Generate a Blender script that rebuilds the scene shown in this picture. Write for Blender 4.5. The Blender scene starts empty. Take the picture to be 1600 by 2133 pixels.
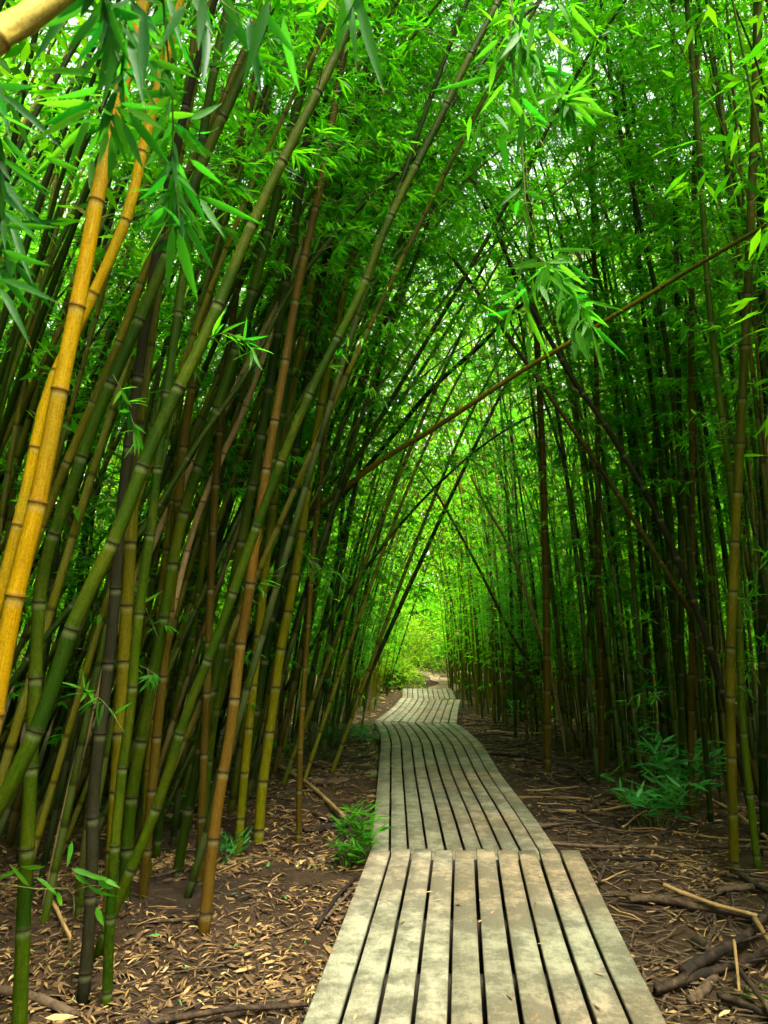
import bpy, math, random
import numpy as np
from mathutils import Matrix, Vector

random.seed(11)
rng = np.random.default_rng(11)
SC = bpy.context.scene
COL = SC.collection

# ------------------------------------------------------------------ camera, sky, sun, exposure
F_PX, CX, CY = 1540.0, 800.0, 1066.5            # focal length and centre, in photo pixels
CAM_Z = 1.95
PITCH = math.atan((1290.0 - CY) / F_PX)
cam_d = bpy.data.cameras.new('camera')
cam_d.sensor_fit = 'VERTICAL'; cam_d.sensor_height = 36.0
cam_d.lens = 36.0 * F_PX / 2133.0
cam_d.clip_start = 0.05; cam_d.clip_end = 2000.0
cam_d.dof.use_dof = True; cam_d.dof.focus_distance = 6.0; cam_d.dof.aperture_fstop = 5.0
cam = bpy.data.objects.new('camera', cam_d); COL.objects.link(cam)
cam.location = (0, 0, CAM_Z); cam.rotation_euler = (math.pi / 2 + PITCH, 0, 0)
SC.camera = cam

SUN_EL, SUN_AZ = math.radians(63), math.radians(150)   # azimuth clockwise from +Y: high, behind and to the right
world = bpy.data.worlds.new('World'); SC.world = world; world.use_nodes = True
wn, wl = world.node_tree.nodes, world.node_tree.links
wn.clear()
sky = wn.new('ShaderNodeTexSky'); sky.sky_type = 'NISHITA'; sky.sun_disc = False
sky.sun_elevation = SUN_EL; sky.sun_rotation = SUN_AZ; sky.air_density = 1.0; sky.dust_density = 2.5
hsv = wn.new('ShaderNodeHueSaturation'); hsv.inputs['Saturation'].default_value = 0.25
bg = wn.new('ShaderNodeBackground'); bg.inputs['Strength'].default_value = 0.055
wo = wn.new('ShaderNodeOutputWorld')
wl.new(sky.outputs[0], hsv.inputs['Color']); tint = wn.new('ShaderNodeMixRGB'); tint.blend_type = 'MULTIPLY'; tint.inputs[0].default_value = 1.0; tint.inputs[2].default_value = (1.0, 0.97, 0.86, 1)   # thin overcast
wl.new(hsv.outputs[0], tint.inputs[1]); wl.new(tint.outputs[0], bg.inputs['Color']); wl.new(bg.outputs[0], wo.inputs['Surface'])

sun_d = bpy.data.lights.new('sun', 'SUN'); sun_d.energy = 1.5; sun_d.angle = math.radians(32); sun_d.color = (1.0, 0.95, 0.85)
sun = bpy.data.objects.new('sun', sun_d); COL.objects.link(sun)
sd = Vector((math.sin(SUN_AZ) * math.cos(SUN_EL), math.cos(SUN_AZ) * math.cos(SUN_EL), math.sin(SUN_EL)))
sun.rotation_euler = sd.to_track_quat('Z', 'Y').to_euler(); sun.location = (0, 0, 30)

SC.view_settings.view_transform = 'Standard'; SC.view_settings.look = 'None'
SC.view_settings.gamma = 1.0; SC.view_settings.use_curve_mapping = False
SC.view_settings.exposure = 4.15
SC.render.engine = 'CYCLES'
cy = SC.cycles
cy.max_bounces = 5; cy.diffuse_bounces = 3; cy.glossy_bounces = 2; cy.transmission_bounces = 3; cy.transparent_max_bounces = 4
cy.use_denoising = True; cy.sample_clamp_indirect = 6.0; cy.caustics_reflective = False; cy.caustics_refractive = False
cy.use_adaptive_sampling = True; cy.adaptive_threshold = 0.02

# ------------------------------------------------------------------ where a photo pixel lies in the place
CAM = np.array([0.0, 0.0, CAM_Z])
FWD = np.array([0, math.cos(PITCH), math.sin(PITCH)]); UPV = np.array([0, -math.sin(PITCH), math.cos(PITCH)]); RGT = np.array([1.0, 0, 0])

def ray(px, py): return FWD + RGT * (px - CX) / F_PX + UPV * (CY - py) / F_PX
def at(px, py, d): return CAM + ray(px, py) * d
def on_z(px, py, z=0.0):
    r = ray(px, py); return CAM + r * ((z - CAM_Z) / r[2])
def project(p):
    v = np.asarray(p, float) - CAM; d = v @ FWD
    return CX + F_PX * (v @ RGT) / d, CY - F_PX * (v @ UPV) / d, d

def sstep(a, b, x):
    t = np.clip((np.asarray(x, float) - a) / (b - a), 0, 1); return t * t * (3 - 2 * t)

def vnoise(x, y, seed=0):                        # smooth value noise
    x = np.asarray(x, float); y = np.asarray(y, float)
    xi, yi = np.floor(x), np.floor(y); xf, yf = x - xi, y - yi
    def h(a, b):
        n = np.sin(a * 127.1 + b * 311.7 + seed * 74.7) * 43758.5453
        return n - np.floor(n)
    u, v = xf * xf * (3 - 2 * xf), yf * yf * (3 - 2 * yf)
    return (h(xi, yi) * (1 - u) + h(xi + 1, yi) * u) * (1 - v) + (h(xi, yi + 1) * (1 - u) + h(xi + 1, yi + 1) * u) * v

def path_x(y): return np.interp(y, [0, 3, 5.1, 9, 13, 17, 22, 27, 34, 60], [0.15, 0.42, 0.62, 0.85, 0.55, 0.9, 1.3, 1.8, 1.2, 1.0])
def edge_l(y): return np.interp(y, [-6, 2, 4, 7, 12, 19, 26], [-1.9, -1.75, -1.35, -0.9, -0.6, -0.3, 0.35])
def edge_r(y): return np.interp(y, [-6, 3, 6, 9, 14, 19, 26], [3.1, 2.9, 2.7, 2.6, 2.25, 1.95, 2.2])

def ground_z(x, y):
    x = np.asarray(x, float); y = np.asarray(y, float)
    z = -0.28 * sstep(9, 21, y)
    z = z + 0.22 * np.clip(np.abs(x - 0.8) - 9, 0, 40) + 0.10 * np.clip(y - 34, 0, 60) + 0.05 * np.clip(-y - 12, 0, 60)
    near = 1 - sstep(20, 40, np.abs(x) + np.abs(y - 8) * 0.6)
    b = 0.13 * (vnoise(x * 0.9, y * 0.9, 1) - .5) + 0.07 * (vnoise(x * 2.7, y * 2.7, 2) - .5) + 0.04 * (vnoise(x * 7, y * 7, 3) - .5) + 0.02 * (vnoise(x * 15, y * 15, 4) - .5)
    w = np.abs(x - path_x(y))
    flat = 0.35 + 0.65 * sstep(0.6, 1.3, w)
    return z + near * b * flat - 0.05 * (1 - sstep(0.5, 1.0, w)) * (y < 24)

# ------------------------------------------------------------------ mesh helpers
def link(o, parent=None):
    COL.objects.link(o)
    if parent is not None: o.parent = parent
    return o

def raw_mesh(name, V, faces, mats=(), smooth=False, fmat=None, attrs=None, uv=None):
    """V (n,3); faces: list of (m,k) int arrays; attrs {name: per-vertex float}; uv per-vertex (n,2)."""
    me = bpy.data.meshes.new(name)
    V = np.ascontiguousarray(V, np.float32)
    me.vertices.add(len(V)); me.vertices.foreach_set('co', V.ravel())
    faces = [np.asarray(f, np.int32) for f in faces if len(f)]
    loops = np.concatenate([f.ravel() for f in faces])
    tot = np.concatenate([np.full(len(f), f.shape[1], np.int32) for f in faces])
    start = np.concatenate([[0], np.cumsum(tot)[:-1]]).astype(np.int32)
    me.loops.add(len(loops)); me.loops.foreach_set('vertex_index', loops)
    me.polygons.add(len(tot)); me.polygons.foreach_set('loop_start', start); me.polygons.foreach_set('loop_total', tot)
    if smooth: me.polygons.foreach_set('use_smooth', np.ones(len(tot), bool))
    for m in mats: me.materials.append(m)
    if fmat is not None: me.polygons.foreach_set('material_index', np.asarray(fmat, np.int32))
    if uv is not None:
        l = me.uv_layers.new(name='UVMap'); l.data.foreach_set('uv', np.asarray(uv, np.float32)[loops].ravel())
    for k, a in (attrs or {}).items():
        at_ = me.attributes.new(k, 'FLOAT', 'POINT'); at_.data.foreach_set('value', np.asarray(a, np.float32))
    me.update(calc_edges=True); me.validate()
    return me

class Acc:
    """collects pieces of one mesh"""
    def __init__(s): s.V, s.F3, s.F4, s.n, s.A, s.U, s.M3, s.M4 = [], [], [], 0, [], [], [], []
    def add(s, V, F3=None, F4=None, attr=0.0, uv=None, mat=0):
        V = np.asarray(V, float); k = len(V)
        s.V.append(V); s.A.append(np.broadcast_to(np.asarray(attr, float), (k,)).copy())
        s.U.append(np.zeros((k, 2)) if uv is None else np.asarray(uv, float))
        if F3 is not None and len(F3): s.F3.append(np.asarray(F3) + s.n); s.M3.append(np.full(len(F3), mat))
        if F4 is not None and len(F4): s.F4.append(np.asarray(F4) + s.n); s.M4.append(np.full(len(F4), mat))
        s.n += k
    def mesh(s, name, mats, smooth=False, attr='tone', off=None):
        V = np.concatenate(s.V)
        if off is not None: V = V - np.asarray(off, float)
        fs, fm = [], []
        if s.F3: fs.append(np.concatenate(s.F3)); fm.append(np.concatenate(s.M3))
        if s.F4: fs.append(np.concatenate(s.F4)); fm.append(np.concatenate(s.M4))
        return raw_mesh(name, V, fs, mats, smooth, np.concatenate(fm), {attr: np.concatenate(s.A)}, np.concatenate(s.U))

def unit(v):
    v = np.asarray(v, float); return v / (np.linalg.norm(v, axis=-1, keepdims=True) + 1e-12)

def tube(P, R, sides=6, cap=True):
    P = np.asarray(P, float); R = np.broadcast_to(np.asarray(R, float), (len(P),))
    T = unit(np.gradient(P, axis=0))
    a = np.array([0, 1.0, 0]) if abs(T[0][1]) < 0.8 else np.array([1.0, 0, 0])
    N = unit(np.cross(T, a)); B = np.cross(T, N)
    th = np.arange(sides) * 2 * math.pi / sides
    V = P[:, None] + R[:, None, None] * (np.cos(th)[None, :, None] * N[:, None] + np.sin(th)[None, :, None] * B[:, None])
    n = len(P)
    i = np.arange(n - 1)[:, None] * sides; j = np.arange(sides)[None]; j2 = (j + 1) % sides
    F4 = np.stack([i + j, i + j2, i + sides + j2, i + sides + j], -1).reshape(-1, 4)
    s = np.concatenate([[0], np.cumsum(np.linalg.norm(np.diff(P, axis=0), axis=1))])
    uv = np.stack([np.broadcast_to(th / (2 * math.pi), (n, sides)), np.broadcast_to(s[:, None], (n, sides))], -1).reshape(-1, 2)
    V = V.reshape(-1, 3); F3 = np.zeros((0, 3), int)
    if cap:
        V = np.concatenate([V, P[:1], P[-1:]]); uv = np.concatenate([uv, [[0, 0]], [[0, s[-1]]]])
        c0, c1 = n * sides, n * sides + 1; k = np.arange(sides); k2 = (k + 1) % sides
        F3 = np.concatenate([np.stack([np.full(sides, c0), k2, k], -1), np.stack([np.full(sides, c1), (n - 1) * sides + k, (n - 1) * sides + k2], -1)])
    return V, F3, F4, uv

def resample(P, s_new):
    P = np.asarray(P, float)
    s = np.concatenate([[0], np.cumsum(np.linalg.norm(np.diff(P, axis=0), axis=1))])
    return np.stack([np.interp(s_new, s, P[:, k]) for k in range(3)], -1)

def smooth_curve(P, n):
    """Catmull-Rom through P"""
    P = np.asarray(P, float)
    Q = np.vstack([2 * P[0] - P[1], P, 2 * P[-1] - P[-2]])
    t = np.linspace(0, len(P) - 1 - 1e-6, n); i = t.astype(int); f = (t - i)[:, None]
    a, b, c, d = Q[i], Q[i + 1], Q[i + 2], Q[i + 3]
    return 0.5 * (2 * b + (c - a) * f + (2 * a - 5 * b + 4 * c - d) * f ** 2 + (3 * b - a - 3 * c + d) * f ** 3)

# ------------------------------------------------------------------ materials
class MatB:
    def __init__(s, name):
        s.m = bpy.data.materials.new(name); s.m.use_nodes = True
        s.t = s.m.node_tree; s.t.nodes.clear(); s.L = s.t.links
        s.out = s.n('ShaderNodeOutputMaterial')
    def n(s, kind, **kw):
        o = s.t.nodes.new(kind)
        for k, v in kw.items():
            if k in o.inputs.keys(): o.inputs[k].default_value = v
            else: setattr(o, k, v)
        return o
    def put(s, sock, v):
        if isinstance(v, bpy.types.NodeSocket): s.L.new(v, sock)
        else: sock.default_value = v
    def attr(s, name): o = s.n('ShaderNodeAttribute'); o.attribute_name = name; return o.outputs['Fac']
    def rnd(s): return s.n('ShaderNodeObjectInfo').outputs['Random']
    def math(s, op, a, b=0.0, clamp=False):
        o = s.n('ShaderNodeMath', operation=op); o.use_clamp = clamp; s.put(o.inputs[0], a); s.put(o.inputs[1], b); return o.outputs[0]
    def mix(s, f, a, b, blend='MIX'):
        o = s.n('ShaderNodeMixRGB', blend_type=blend); s.put(o.inputs[0], f); s.put(o.inputs[1], a); s.put(o.inputs[2], b); return o.outputs[0]
    def ramp(s, f, stops):
        o = s.n('ShaderNodeValToRGB'); r = o.color_ramp
        while len(r.elements) < len(stops): r.elements.new(0.5)
        for e, (p, c) in zip(r.elements, stops): e.position = p; e.color = c if len(c) == 4 else (*c, 1)
        s.put(o.inputs[0], f); return o.outputs[0]
    def coord(s, which, scale=(1, 1, 1)):
        c = s.n('ShaderNodeTexCoord'); m = s.n('ShaderNodeMapping'); m.inputs['Scale'].default_value = scale
        s.L.new(c.outputs[which], m.inputs[0]); return m.outputs[0]
    def noise(s, vec, scale, detail=4, rough=0.55):
        o = s.n('ShaderNodeTexNoise'); o.inputs['Scale'].default_value = scale; o.inputs['Detail'].default_value = detail; o.inputs['Roughness'].default_value = rough
        if vec is not None: s.L.new(vec, o.inputs['Vector'])
        return o.outputs['Fac']
    def bump(s, h, strength, dist=0.01):
        o = s.n('ShaderNodeBump'); o.inputs['Strength'].default_value = strength; o.inputs['Distance'].default_value = dist; s.put(o.inputs['Height'], h); return o.outputs[0]
    def principled(s, col, rough, normal=None, spec=0.5):
        p = s.n('ShaderNodeBsdfPrincipled'); s.put(p.inputs['Base Color'], col); s.put(p.inputs['Roughness'], rough); p.inputs['Specular IOR Level'].default_value = spec
        if normal is not None: s.L.new(normal, p.inputs['Normal'])
        return p.outputs[0]
    def done(s, sh): s.L.new(sh, s.out.inputs['Surface']); return s.m

def c4(c): return (*c, 1.0)

def culm_mat(name, a, b, blotch, amount=0.5, rough=0.38, node=(0.02, 0.015, 0.008), spec=0.08):
    """a..b: the colour range of the cane; blotch: lichen and dried patches; attribute node: 1 on the joint scar, -1 on the waxy ring below it"""
    M = MatB(name)
    uv = M.coord('UV', (7, 0.9, 1)); r = M.rnd()
    off = M.n('ShaderNodeVectorMath', operation='ADD'); M.L.new(uv, off.inputs[0])
    cr = M.n('ShaderNodeCombineXYZ'); M.put(cr.inputs[0], M.math('MULTIPLY', r, 37.0)); M.put(cr.inputs[1], M.math('MULTIPLY', r, 91.0)); M.L.new(cr.outputs[0], off.inputs[1])
    v = off.outputs[0]
    n1 = M.noise(v, 1.3, 5, 0.6); n2 = M.noise(v, 9.0, 4, 0.7)
    geo = M.coord('Object', (1, 1, 1)); n3 = M.noise(geo, 2.2, 3, 0.5); n4 = M.noise(geo, 38, 3, 0.65)
    tone = M.math('ADD', M.math('MULTIPLY', n1, 0.5), M.math('MULTIPLY', r, 0.6))
    tone = M.math('ADD', tone, M.math('MULTIPLY', M.math('SUBTRACT', M.attr('seg'), 0.5), 0.5))
    col = M.ramp(tone, [(0.2, a), (0.85, b)])
    bl = M.ramp(M.math('MULTIPLY', M.math('ADD', n3, M.math('MULTIPLY', n4, 0.35)), 1.0), [(0.62, (0, 0, 0)), (0.86, (1, 1, 1))])
    col = M.mix(M.math('MULTIPLY', bl, amount), col, c4(blotch))
    st = M.ramp(n2, [(0.42, (0.55, 0.5, 0.45)), (0.6, (1, 1, 1))])
    col = M.mix(0.8, col, M.mix(1.0, col, st, 'MULTIPLY'))
    sp = M.ramp(M.noise(geo, 120, 2, 0.6), [(0.38, (0.45, 0.42, 0.38)), (0.52, (1, 1, 1))])
    col = M.mix(0.5, col, M.mix(1.0, col, sp, 'MULTIPLY'))
    nd = M.attr('node')
    col = M.mix(M.math('MULTIPLY', nd, 0.9, True), col, c4(node))
    col = M.mix(M.math('MULTIPLY', M.math('MULTIPLY', nd, -0.16), 1.0, True), col, (0.34, 0.36, 0.16, 1))
    nrm = M.bump(n2, 0.25, 0.004)
    return M.done(M.principled(col, M.math('ADD', rough, M.math('MULTIPLY', n4, 0.25)), nrm, spec))

def leaf_mat(name, a, b, ta, tb, rough=0.45, share=0.55, use_obj=False, spec=0.25):
    M = MatB(name)
    t = M.rnd() if use_obj else M.math('FRACT', M.math('ADD', M.attr('tone'), M.math('MULTIPLY', M.rnd(), 0.5)))
    if use_obj:
        uv = M.coord('UV', (30, 1.5, 1)); rib = M.noise(uv, 2.0, 2)
        col = M.mix(0.35, M.ramp(t, [(0, a), (1, b)]), M.ramp(rib, [(0.35, tuple(0.5 * x for x in a)), (0.65, b)]))
        sx = M.n('ShaderNodeSeparateXYZ'); M.L.new(M.coord('UV'), sx.inputs[0])
        tip = M.math('ADD', sx.outputs[1], M.math('MULTIPLY', M.math('SUBTRACT', M.rnd(), 0.6), 0.22))
        col = M.mix(M.ramp(tip, [(0.95, (0, 0, 0)), (1.0, (1, 1, 1))]), col, (0.24, 0.17, 0.05, 1))
    else:
        col = M.ramp(t, [(0.0, a), (0.93, b), (0.97, (0.30, 0.24, 0.05))])
    tr = M.ramp(t, [(0, ta), (1, tb)])
    p = M.principled(col, rough, None, spec)
    tl = M.n('ShaderNodeBsdfTranslucent'); M.put(tl.inputs[0], tr)
    mx = M.n('ShaderNodeMixShader'); mx.inputs[0].default_value = share
    M.L.new(p, mx.inputs[1]); M.L.new(tl.outputs[0], mx.inputs[2])
    return M.done(mx.outputs[0])

def plain_mat(name, stops, scale=6, rough=0.8, bump=0.4, coord='Object', vs=(1, 1, 1), spec=0.25):
    M = MatB(name); v = M.coord(coord, vs); n = M.noise(v, scale, 5, 0.62); r = M.rnd()
    t = M.math('ADD', n, M.math('MULTIPLY', M.math('SUBTRACT', r, 0.5), 0.35))
    return M.done(M.principled(M.ramp(t, stops), rough, M.bump(n, bump, 0.02), spec))

GREEN = culm_mat('culm_green', (0.014, 0.040, 0.0004), (0.050, 0.092, 0.0008), (0.11, 0.115, 0.003), 0.5)
OLIVE = culm_mat('culm_olive', (0.045, 0.050, 0.001), (0.110, 0.100, 0.0015), (0.17, 0.125, 0.006), 0.6)
DARK = culm_mat('culm_dark_green', (0.006, 0.019, 0.0004), (0.020, 0.042, 0.0006), (0.05, 0.058, 0.002), 0.5)
GOLD = culm_mat('culm_gold', (0.30, 0.155, 0.0008), (0.50, 0.30, 0.0015), (0.26, 0.22, 0.012), 0.7, 0.34, (0.09, 0.035, 0.008))
LIME = culm_mat('culm_yellow_green', (0.060, 0.078, 0.0008), (0.155, 0.150, 0.0015), (0.20, 0.15, 0.006), 0.6)
PALE_GOLD = culm_mat('culm_pale_gold', (0.50, 0.34, 0.04), (0.66, 0.50, 0.09), (0.60, 0.48, 0.15), 0.5, 0.3, (0.12, 0.06, 0.01))
BROWN = culm_mat('culm_brown', (0.036, 0.024, 0.0014), (0.090, 0.060, 0.003), (0.09, 0.068, 0.010), 0.6)
RUST = culm_mat('culm_rust', (0.065, 0.036, 0.003), (0.15, 0.080, 0.006), (0.12, 0.09, 0.012), 0.6)
BLACK = culm_mat('culm_black', (0.010, 0.0105, 0.004), (0.024, 0.024, 0.009), (0.05, 0.045, 0.03), 0.4, 0.75, spec=0.05)
TAN = culm_mat('culm_dead_tan', (0.30, 0.19, 0.08), (0.48, 0.32, 0.15), (0.20, 0.12, 0.06), 0.6, 0.6)
LEAF = leaf_mat('bamboo_leaf', (0.010, 0.095, 0.004), (0.050, 0.21, 0.005), (0.05, 0.46, 0.004), (0.20, 0.68, 0.006))
LEAF_FAR = leaf_mat('bamboo_leaf_distant', (0.020, 0.11, 0.003), (0.075, 0.23, 0.005), (0.08, 0.50, 0.004), (0.28, 0.70, 0.006), 0.55, 0.55, False, 0.12)
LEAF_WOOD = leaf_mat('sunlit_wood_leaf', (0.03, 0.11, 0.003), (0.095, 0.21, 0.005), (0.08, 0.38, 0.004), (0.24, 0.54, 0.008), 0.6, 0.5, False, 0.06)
LEAF_SHADE = leaf_mat('shade_toned_wood_leaf', (0.008, 0.035, 0.002), (0.024, 0.08, 0.004), (0.012, 0.12, 0.003), (0.045, 0.24, 0.004), 0.6, 0.45, False, 0.06)  # darker copy of the wood leaf above, forest shade put into its colour
LEAF_NEAR = leaf_mat('bamboo_leaf_close', (0.010, 0.11, 0.008), (0.085, 0.25, 0.012), (0.02, 0.36, 0.010), (0.19, 0.64, 0.012), 0.42, 0.5, True, 0.10)
LEAF_BLUE = leaf_mat('understorey_leaf', (0.014, 0.13, 0.020), (0.05, 0.28, 0.04), (0.02, 0.32, 0.035), (0.09, 0.50, 0.035), 0.42, 0.4, True)
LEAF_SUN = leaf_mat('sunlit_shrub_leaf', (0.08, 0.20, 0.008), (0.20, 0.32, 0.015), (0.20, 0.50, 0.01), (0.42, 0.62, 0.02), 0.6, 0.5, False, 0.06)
TWIG = plain_mat('twig_bark', [(0.3, (0.05, 0.07, 0.01)), (0.7, (0.13, 0.14, 0.03))], 9, 0.6)
STICK = plain_mat('dead_stick_bark', [(0.32, (0.012, 0.007, 0.004)), (0.5, (0.045, 0.026, 0.012)), (0.68, (0.10, 0.066, 0.034))], 16, 0.85, 0.8)
STICK_PALE = plain_mat('dead_cane_pale', [(0.3, (0.16, 0.09, 0.03)), (0.75, (0.36, 0.22, 0.08))], 5, 0.7, 0.4)

def litter_mat():
    M = MatB('fallen_leaf'); t = M.attr('tone')
    col = M.ramp(t, [(0, (0.05, 0.027, 0.012)), (0.35, (0.12, 0.068, 0.026)), (0.75, (0.30, 0.18, 0.065)), (0.97, (0.48, 0.34, 0.15)), (1.0, (0.06, 0.16, 0.03))])
    return M.done(M.principled(col, 0.7, None, 0.25))
LITTER = litter_mat()

def dirt_mat():
    M = MatB('dirt'); v = M.coord('Object')
    n1 = M.noise(v, 0.8, 5, 0.6); n2 = M.noise(v, 7, 6, 0.65); n3 = M.noise(v, 55, 4, 0.7)
    t = M.math('ADD', M.math('MULTIPLY', n1, 0.5), M.math('ADD', M.math('MULTIPLY', n2, 0.35), M.math('MULTIPLY', n3, 0.15)))
    col = M.ramp(t, [(0.36, (0.011, 0.0055, 0.0018)), (0.5, (0.032, 0.0168, 0.0056)), (0.64, (0.060, 0.033, 0.012))])
    h = M.math('ADD', M.math('MULTIPLY', n2, 1.0), M.math('MULTIPLY', n3, 0.5))
    return M.done(M.principled(col, 0.85, M.bump(h, 0.9, 0.04), 0.25))
DIRT = dirt_mat()

def board_mat():
    M = MatB('weathered_board'); r = M.rnd()
    v = M.coord('Object'); uv = M.coord('UV', (30, 0.9, 1))
    ad = M.n('ShaderNodeVectorMath', operation='ADD'); M.L.new(v, ad.inputs[0]); cr = M.n('ShaderNodeCombineXYZ'); M.put(cr.inputs[0], M.math('MULTIPLY', r, 53.0)); M.put(cr.inputs[1], M.math('MULTIPLY', r, 29.0)); M.L.new(cr.outputs[0], ad.inputs[1]); vp = ad.outputs[0]
    grain = M.noise(uv, 3.0, 6, 0.65); fine = M.noise(M.coord('UV', (90, 4, 1)), 3.0, 3, 0.6)
    patch = M.noise(vp, 5.5, 6, 0.66); mott = M.noise(v, 26, 5, 0.75); speck = M.noise(v, 110, 3, 0.7); cross = M.noise(M.coord('Object', (1.0, 6, 1)), 1.6, 5, 0.65); big = M.noise(v, 1.2, 5, 0.65)
    base = M.ramp(M.math('ADD', M.math('MULTIPLY', grain, 0.6), M.math('MULTIPLY', r, 0.4)), [(0.2, (0.17, 0.138, 0.086)), (0.5, (0.265, 0.225, 0.15)), (0.8, (0.345, 0.305, 0.22))])
    hue = M.noise(v, 0.7, 3, 0.5)
    base = M.mix(M.ramp(hue, [(0.38, (0.5, 0.5, 0.5)), (0.58, (0, 0, 0))]), base, (0.25, 0.275, 0.165, 1))
    base = M.mix(M.ramp(hue, [(0.48, (0, 0, 0)), (0.68, (0.5, 0.5, 0.5))]), base, (0.42, 0.27, 0.13, 1))
    dk = M.math('ADD', M.math('ADD', M.math('MULTIPLY', patch, 0.42), M.math('MULTIPLY', mott, 0.24)), M.math('ADD', M.math('MULTIPLY', cross, 0.14), M.math('MULTIPLY', big, 0.30)))
    dark = M.ramp(dk, [(0.49, (0, 0, 0)), (0.535, (0.5, 0.5, 0.5)), (0.59, (1, 1, 1))])
    col = M.mix(M.math('MULTIPLY', dark, 0.78), base, (0.075, 0.070, 0.042, 1))
    sp = M.ramp(speck, [(0.56, (1, 1, 1)), (0.70, (0.40, 0.38, 0.34))]); col = M.mix(0.75, col, M.mix(1.0, col, sp, 'MULTIPLY'))
    fg = M.ramp(fine, [(0.36, (0.62, 0.60, 0.55)), (0.52, (1, 1, 1))]); col = M.mix(0.9, col, M.mix(1.0, col, fg, 'MULTIPLY'))
    h = M.math('ADD', M.math('ADD', grain, M.math('MULTIPLY', fine, 0.5)), M.math('MULTIPLY', speck, 0.5))
    return M.done(M.principled(col, 0.78, M.bump(h, 0.5, 0.006), 0.25))
BOARD = board_mat()
BEARER = plain_mat('old_bearer_wood', [(0.3, (0.012, 0.010, 0.006)), (0.7, (0.035, 0.027, 0.016))], 6, 0.9)
ROCK = plain_mat('mossy_rock', [(0.35, (0.10, 0.06, 0.035)), (0.5, (0.17, 0.11, 0.06)), (0.62, (0.09, 0.14, 0.02))], 4, 0.9, 0.7)

# ------------------------------------------------------------------ objects
def tag(o, label=None, cat=None, group=None, kind=None):
    if label: o['label'] = label
    if cat: o['category'] = cat
    if group: o['group'] = group
    if kind: o['kind'] = kind
    return o
def empty(name, loc, label=None, cat=None, group=None):
    o = bpy.data.objects.new(name, None); o.empty_display_size = 0.1; o.location = loc; link(o); return tag(o, label, cat, group)
def mobj(name, me, parent=None): return link(bpy.data.objects.new(name, me), parent)

# ------------------------------------------------------------------ the ground, one sheet to the horizon
def ground():
    def axis(lo, hi, step, far):
        core = np.arange(lo, hi + 1e-6, step)
        out = [hi]; s = step
        while out[-1] < far: s *= 1.25; out.append(out[-1] + s)
        neg = [lo]; s = step
        while neg[-1] > -far: s *= 1.25; neg.append(neg[-1] - s)
        return np.concatenate([neg[1:][::-1], core, out[1:]])
    xs, ys = axis(-5.5, 6.5, 0.066, 500), axis(1.5, 13, 0.066, 600)
    X, Y = np.meshgrid(xs, ys); Z = ground_z(X, Y)
    V = np.stack([X, Y, Z], -1).reshape(-1, 3); nx, ny = len(xs), len(ys)
    i = (np.arange(ny - 1)[:, None] * nx + np.arange(nx - 1)[None]).reshape(-1)
    me = raw_mesh('ground', V, [np.stack([i, i + 1, i + nx + 1, i + nx], -1)], [DIRT], True)
    tag(mobj('ground', me), kind='structure')
ground()

def dirt_path():
    M = MatB('bare_trail_soil'); v = M.coord('Object'); n = M.noise(v, 3, 5, 0.6)
    m = M.done(M.principled(M.ramp(n, [(0.35, (0.08, 0.048, 0.024)), (0.65, (0.20, 0.13, 0.07))]), 0.9, M.bump(n, 0.5, 0.03)))
    ys = np.linspace(21.8, 36, 60); a = Acc(); vs = []
    for y in ys:
        cx = float(np.interp(y, [21.8, 24, 27, 30, 36], [1.4, 1.9, 2.3, 1.9, 0.6])); w = float(np.interp(y, [21.8, 25, 36], [0.5, 0.4, 0.3]))
        for k in range(7):
            x = cx + (k / 6 - .5) * 2 * w * (1 + 0.3 * math.sin(y * 2.1 + k)); vs.append((x, y, float(ground_z(x, y)) + 0.03 + 0.02 * math.sin(k / 6 * math.pi)))
    i = (np.arange(59)[:, None] * 7 + np.arange(6)[None]).reshape(-1)
    tag(mobj('path', raw_mesh('path', np.array(vs), [np.stack([i, i + 1, i + 8, i + 7], -1)], [m], True)), kind='structure')
dirt_path()

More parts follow.
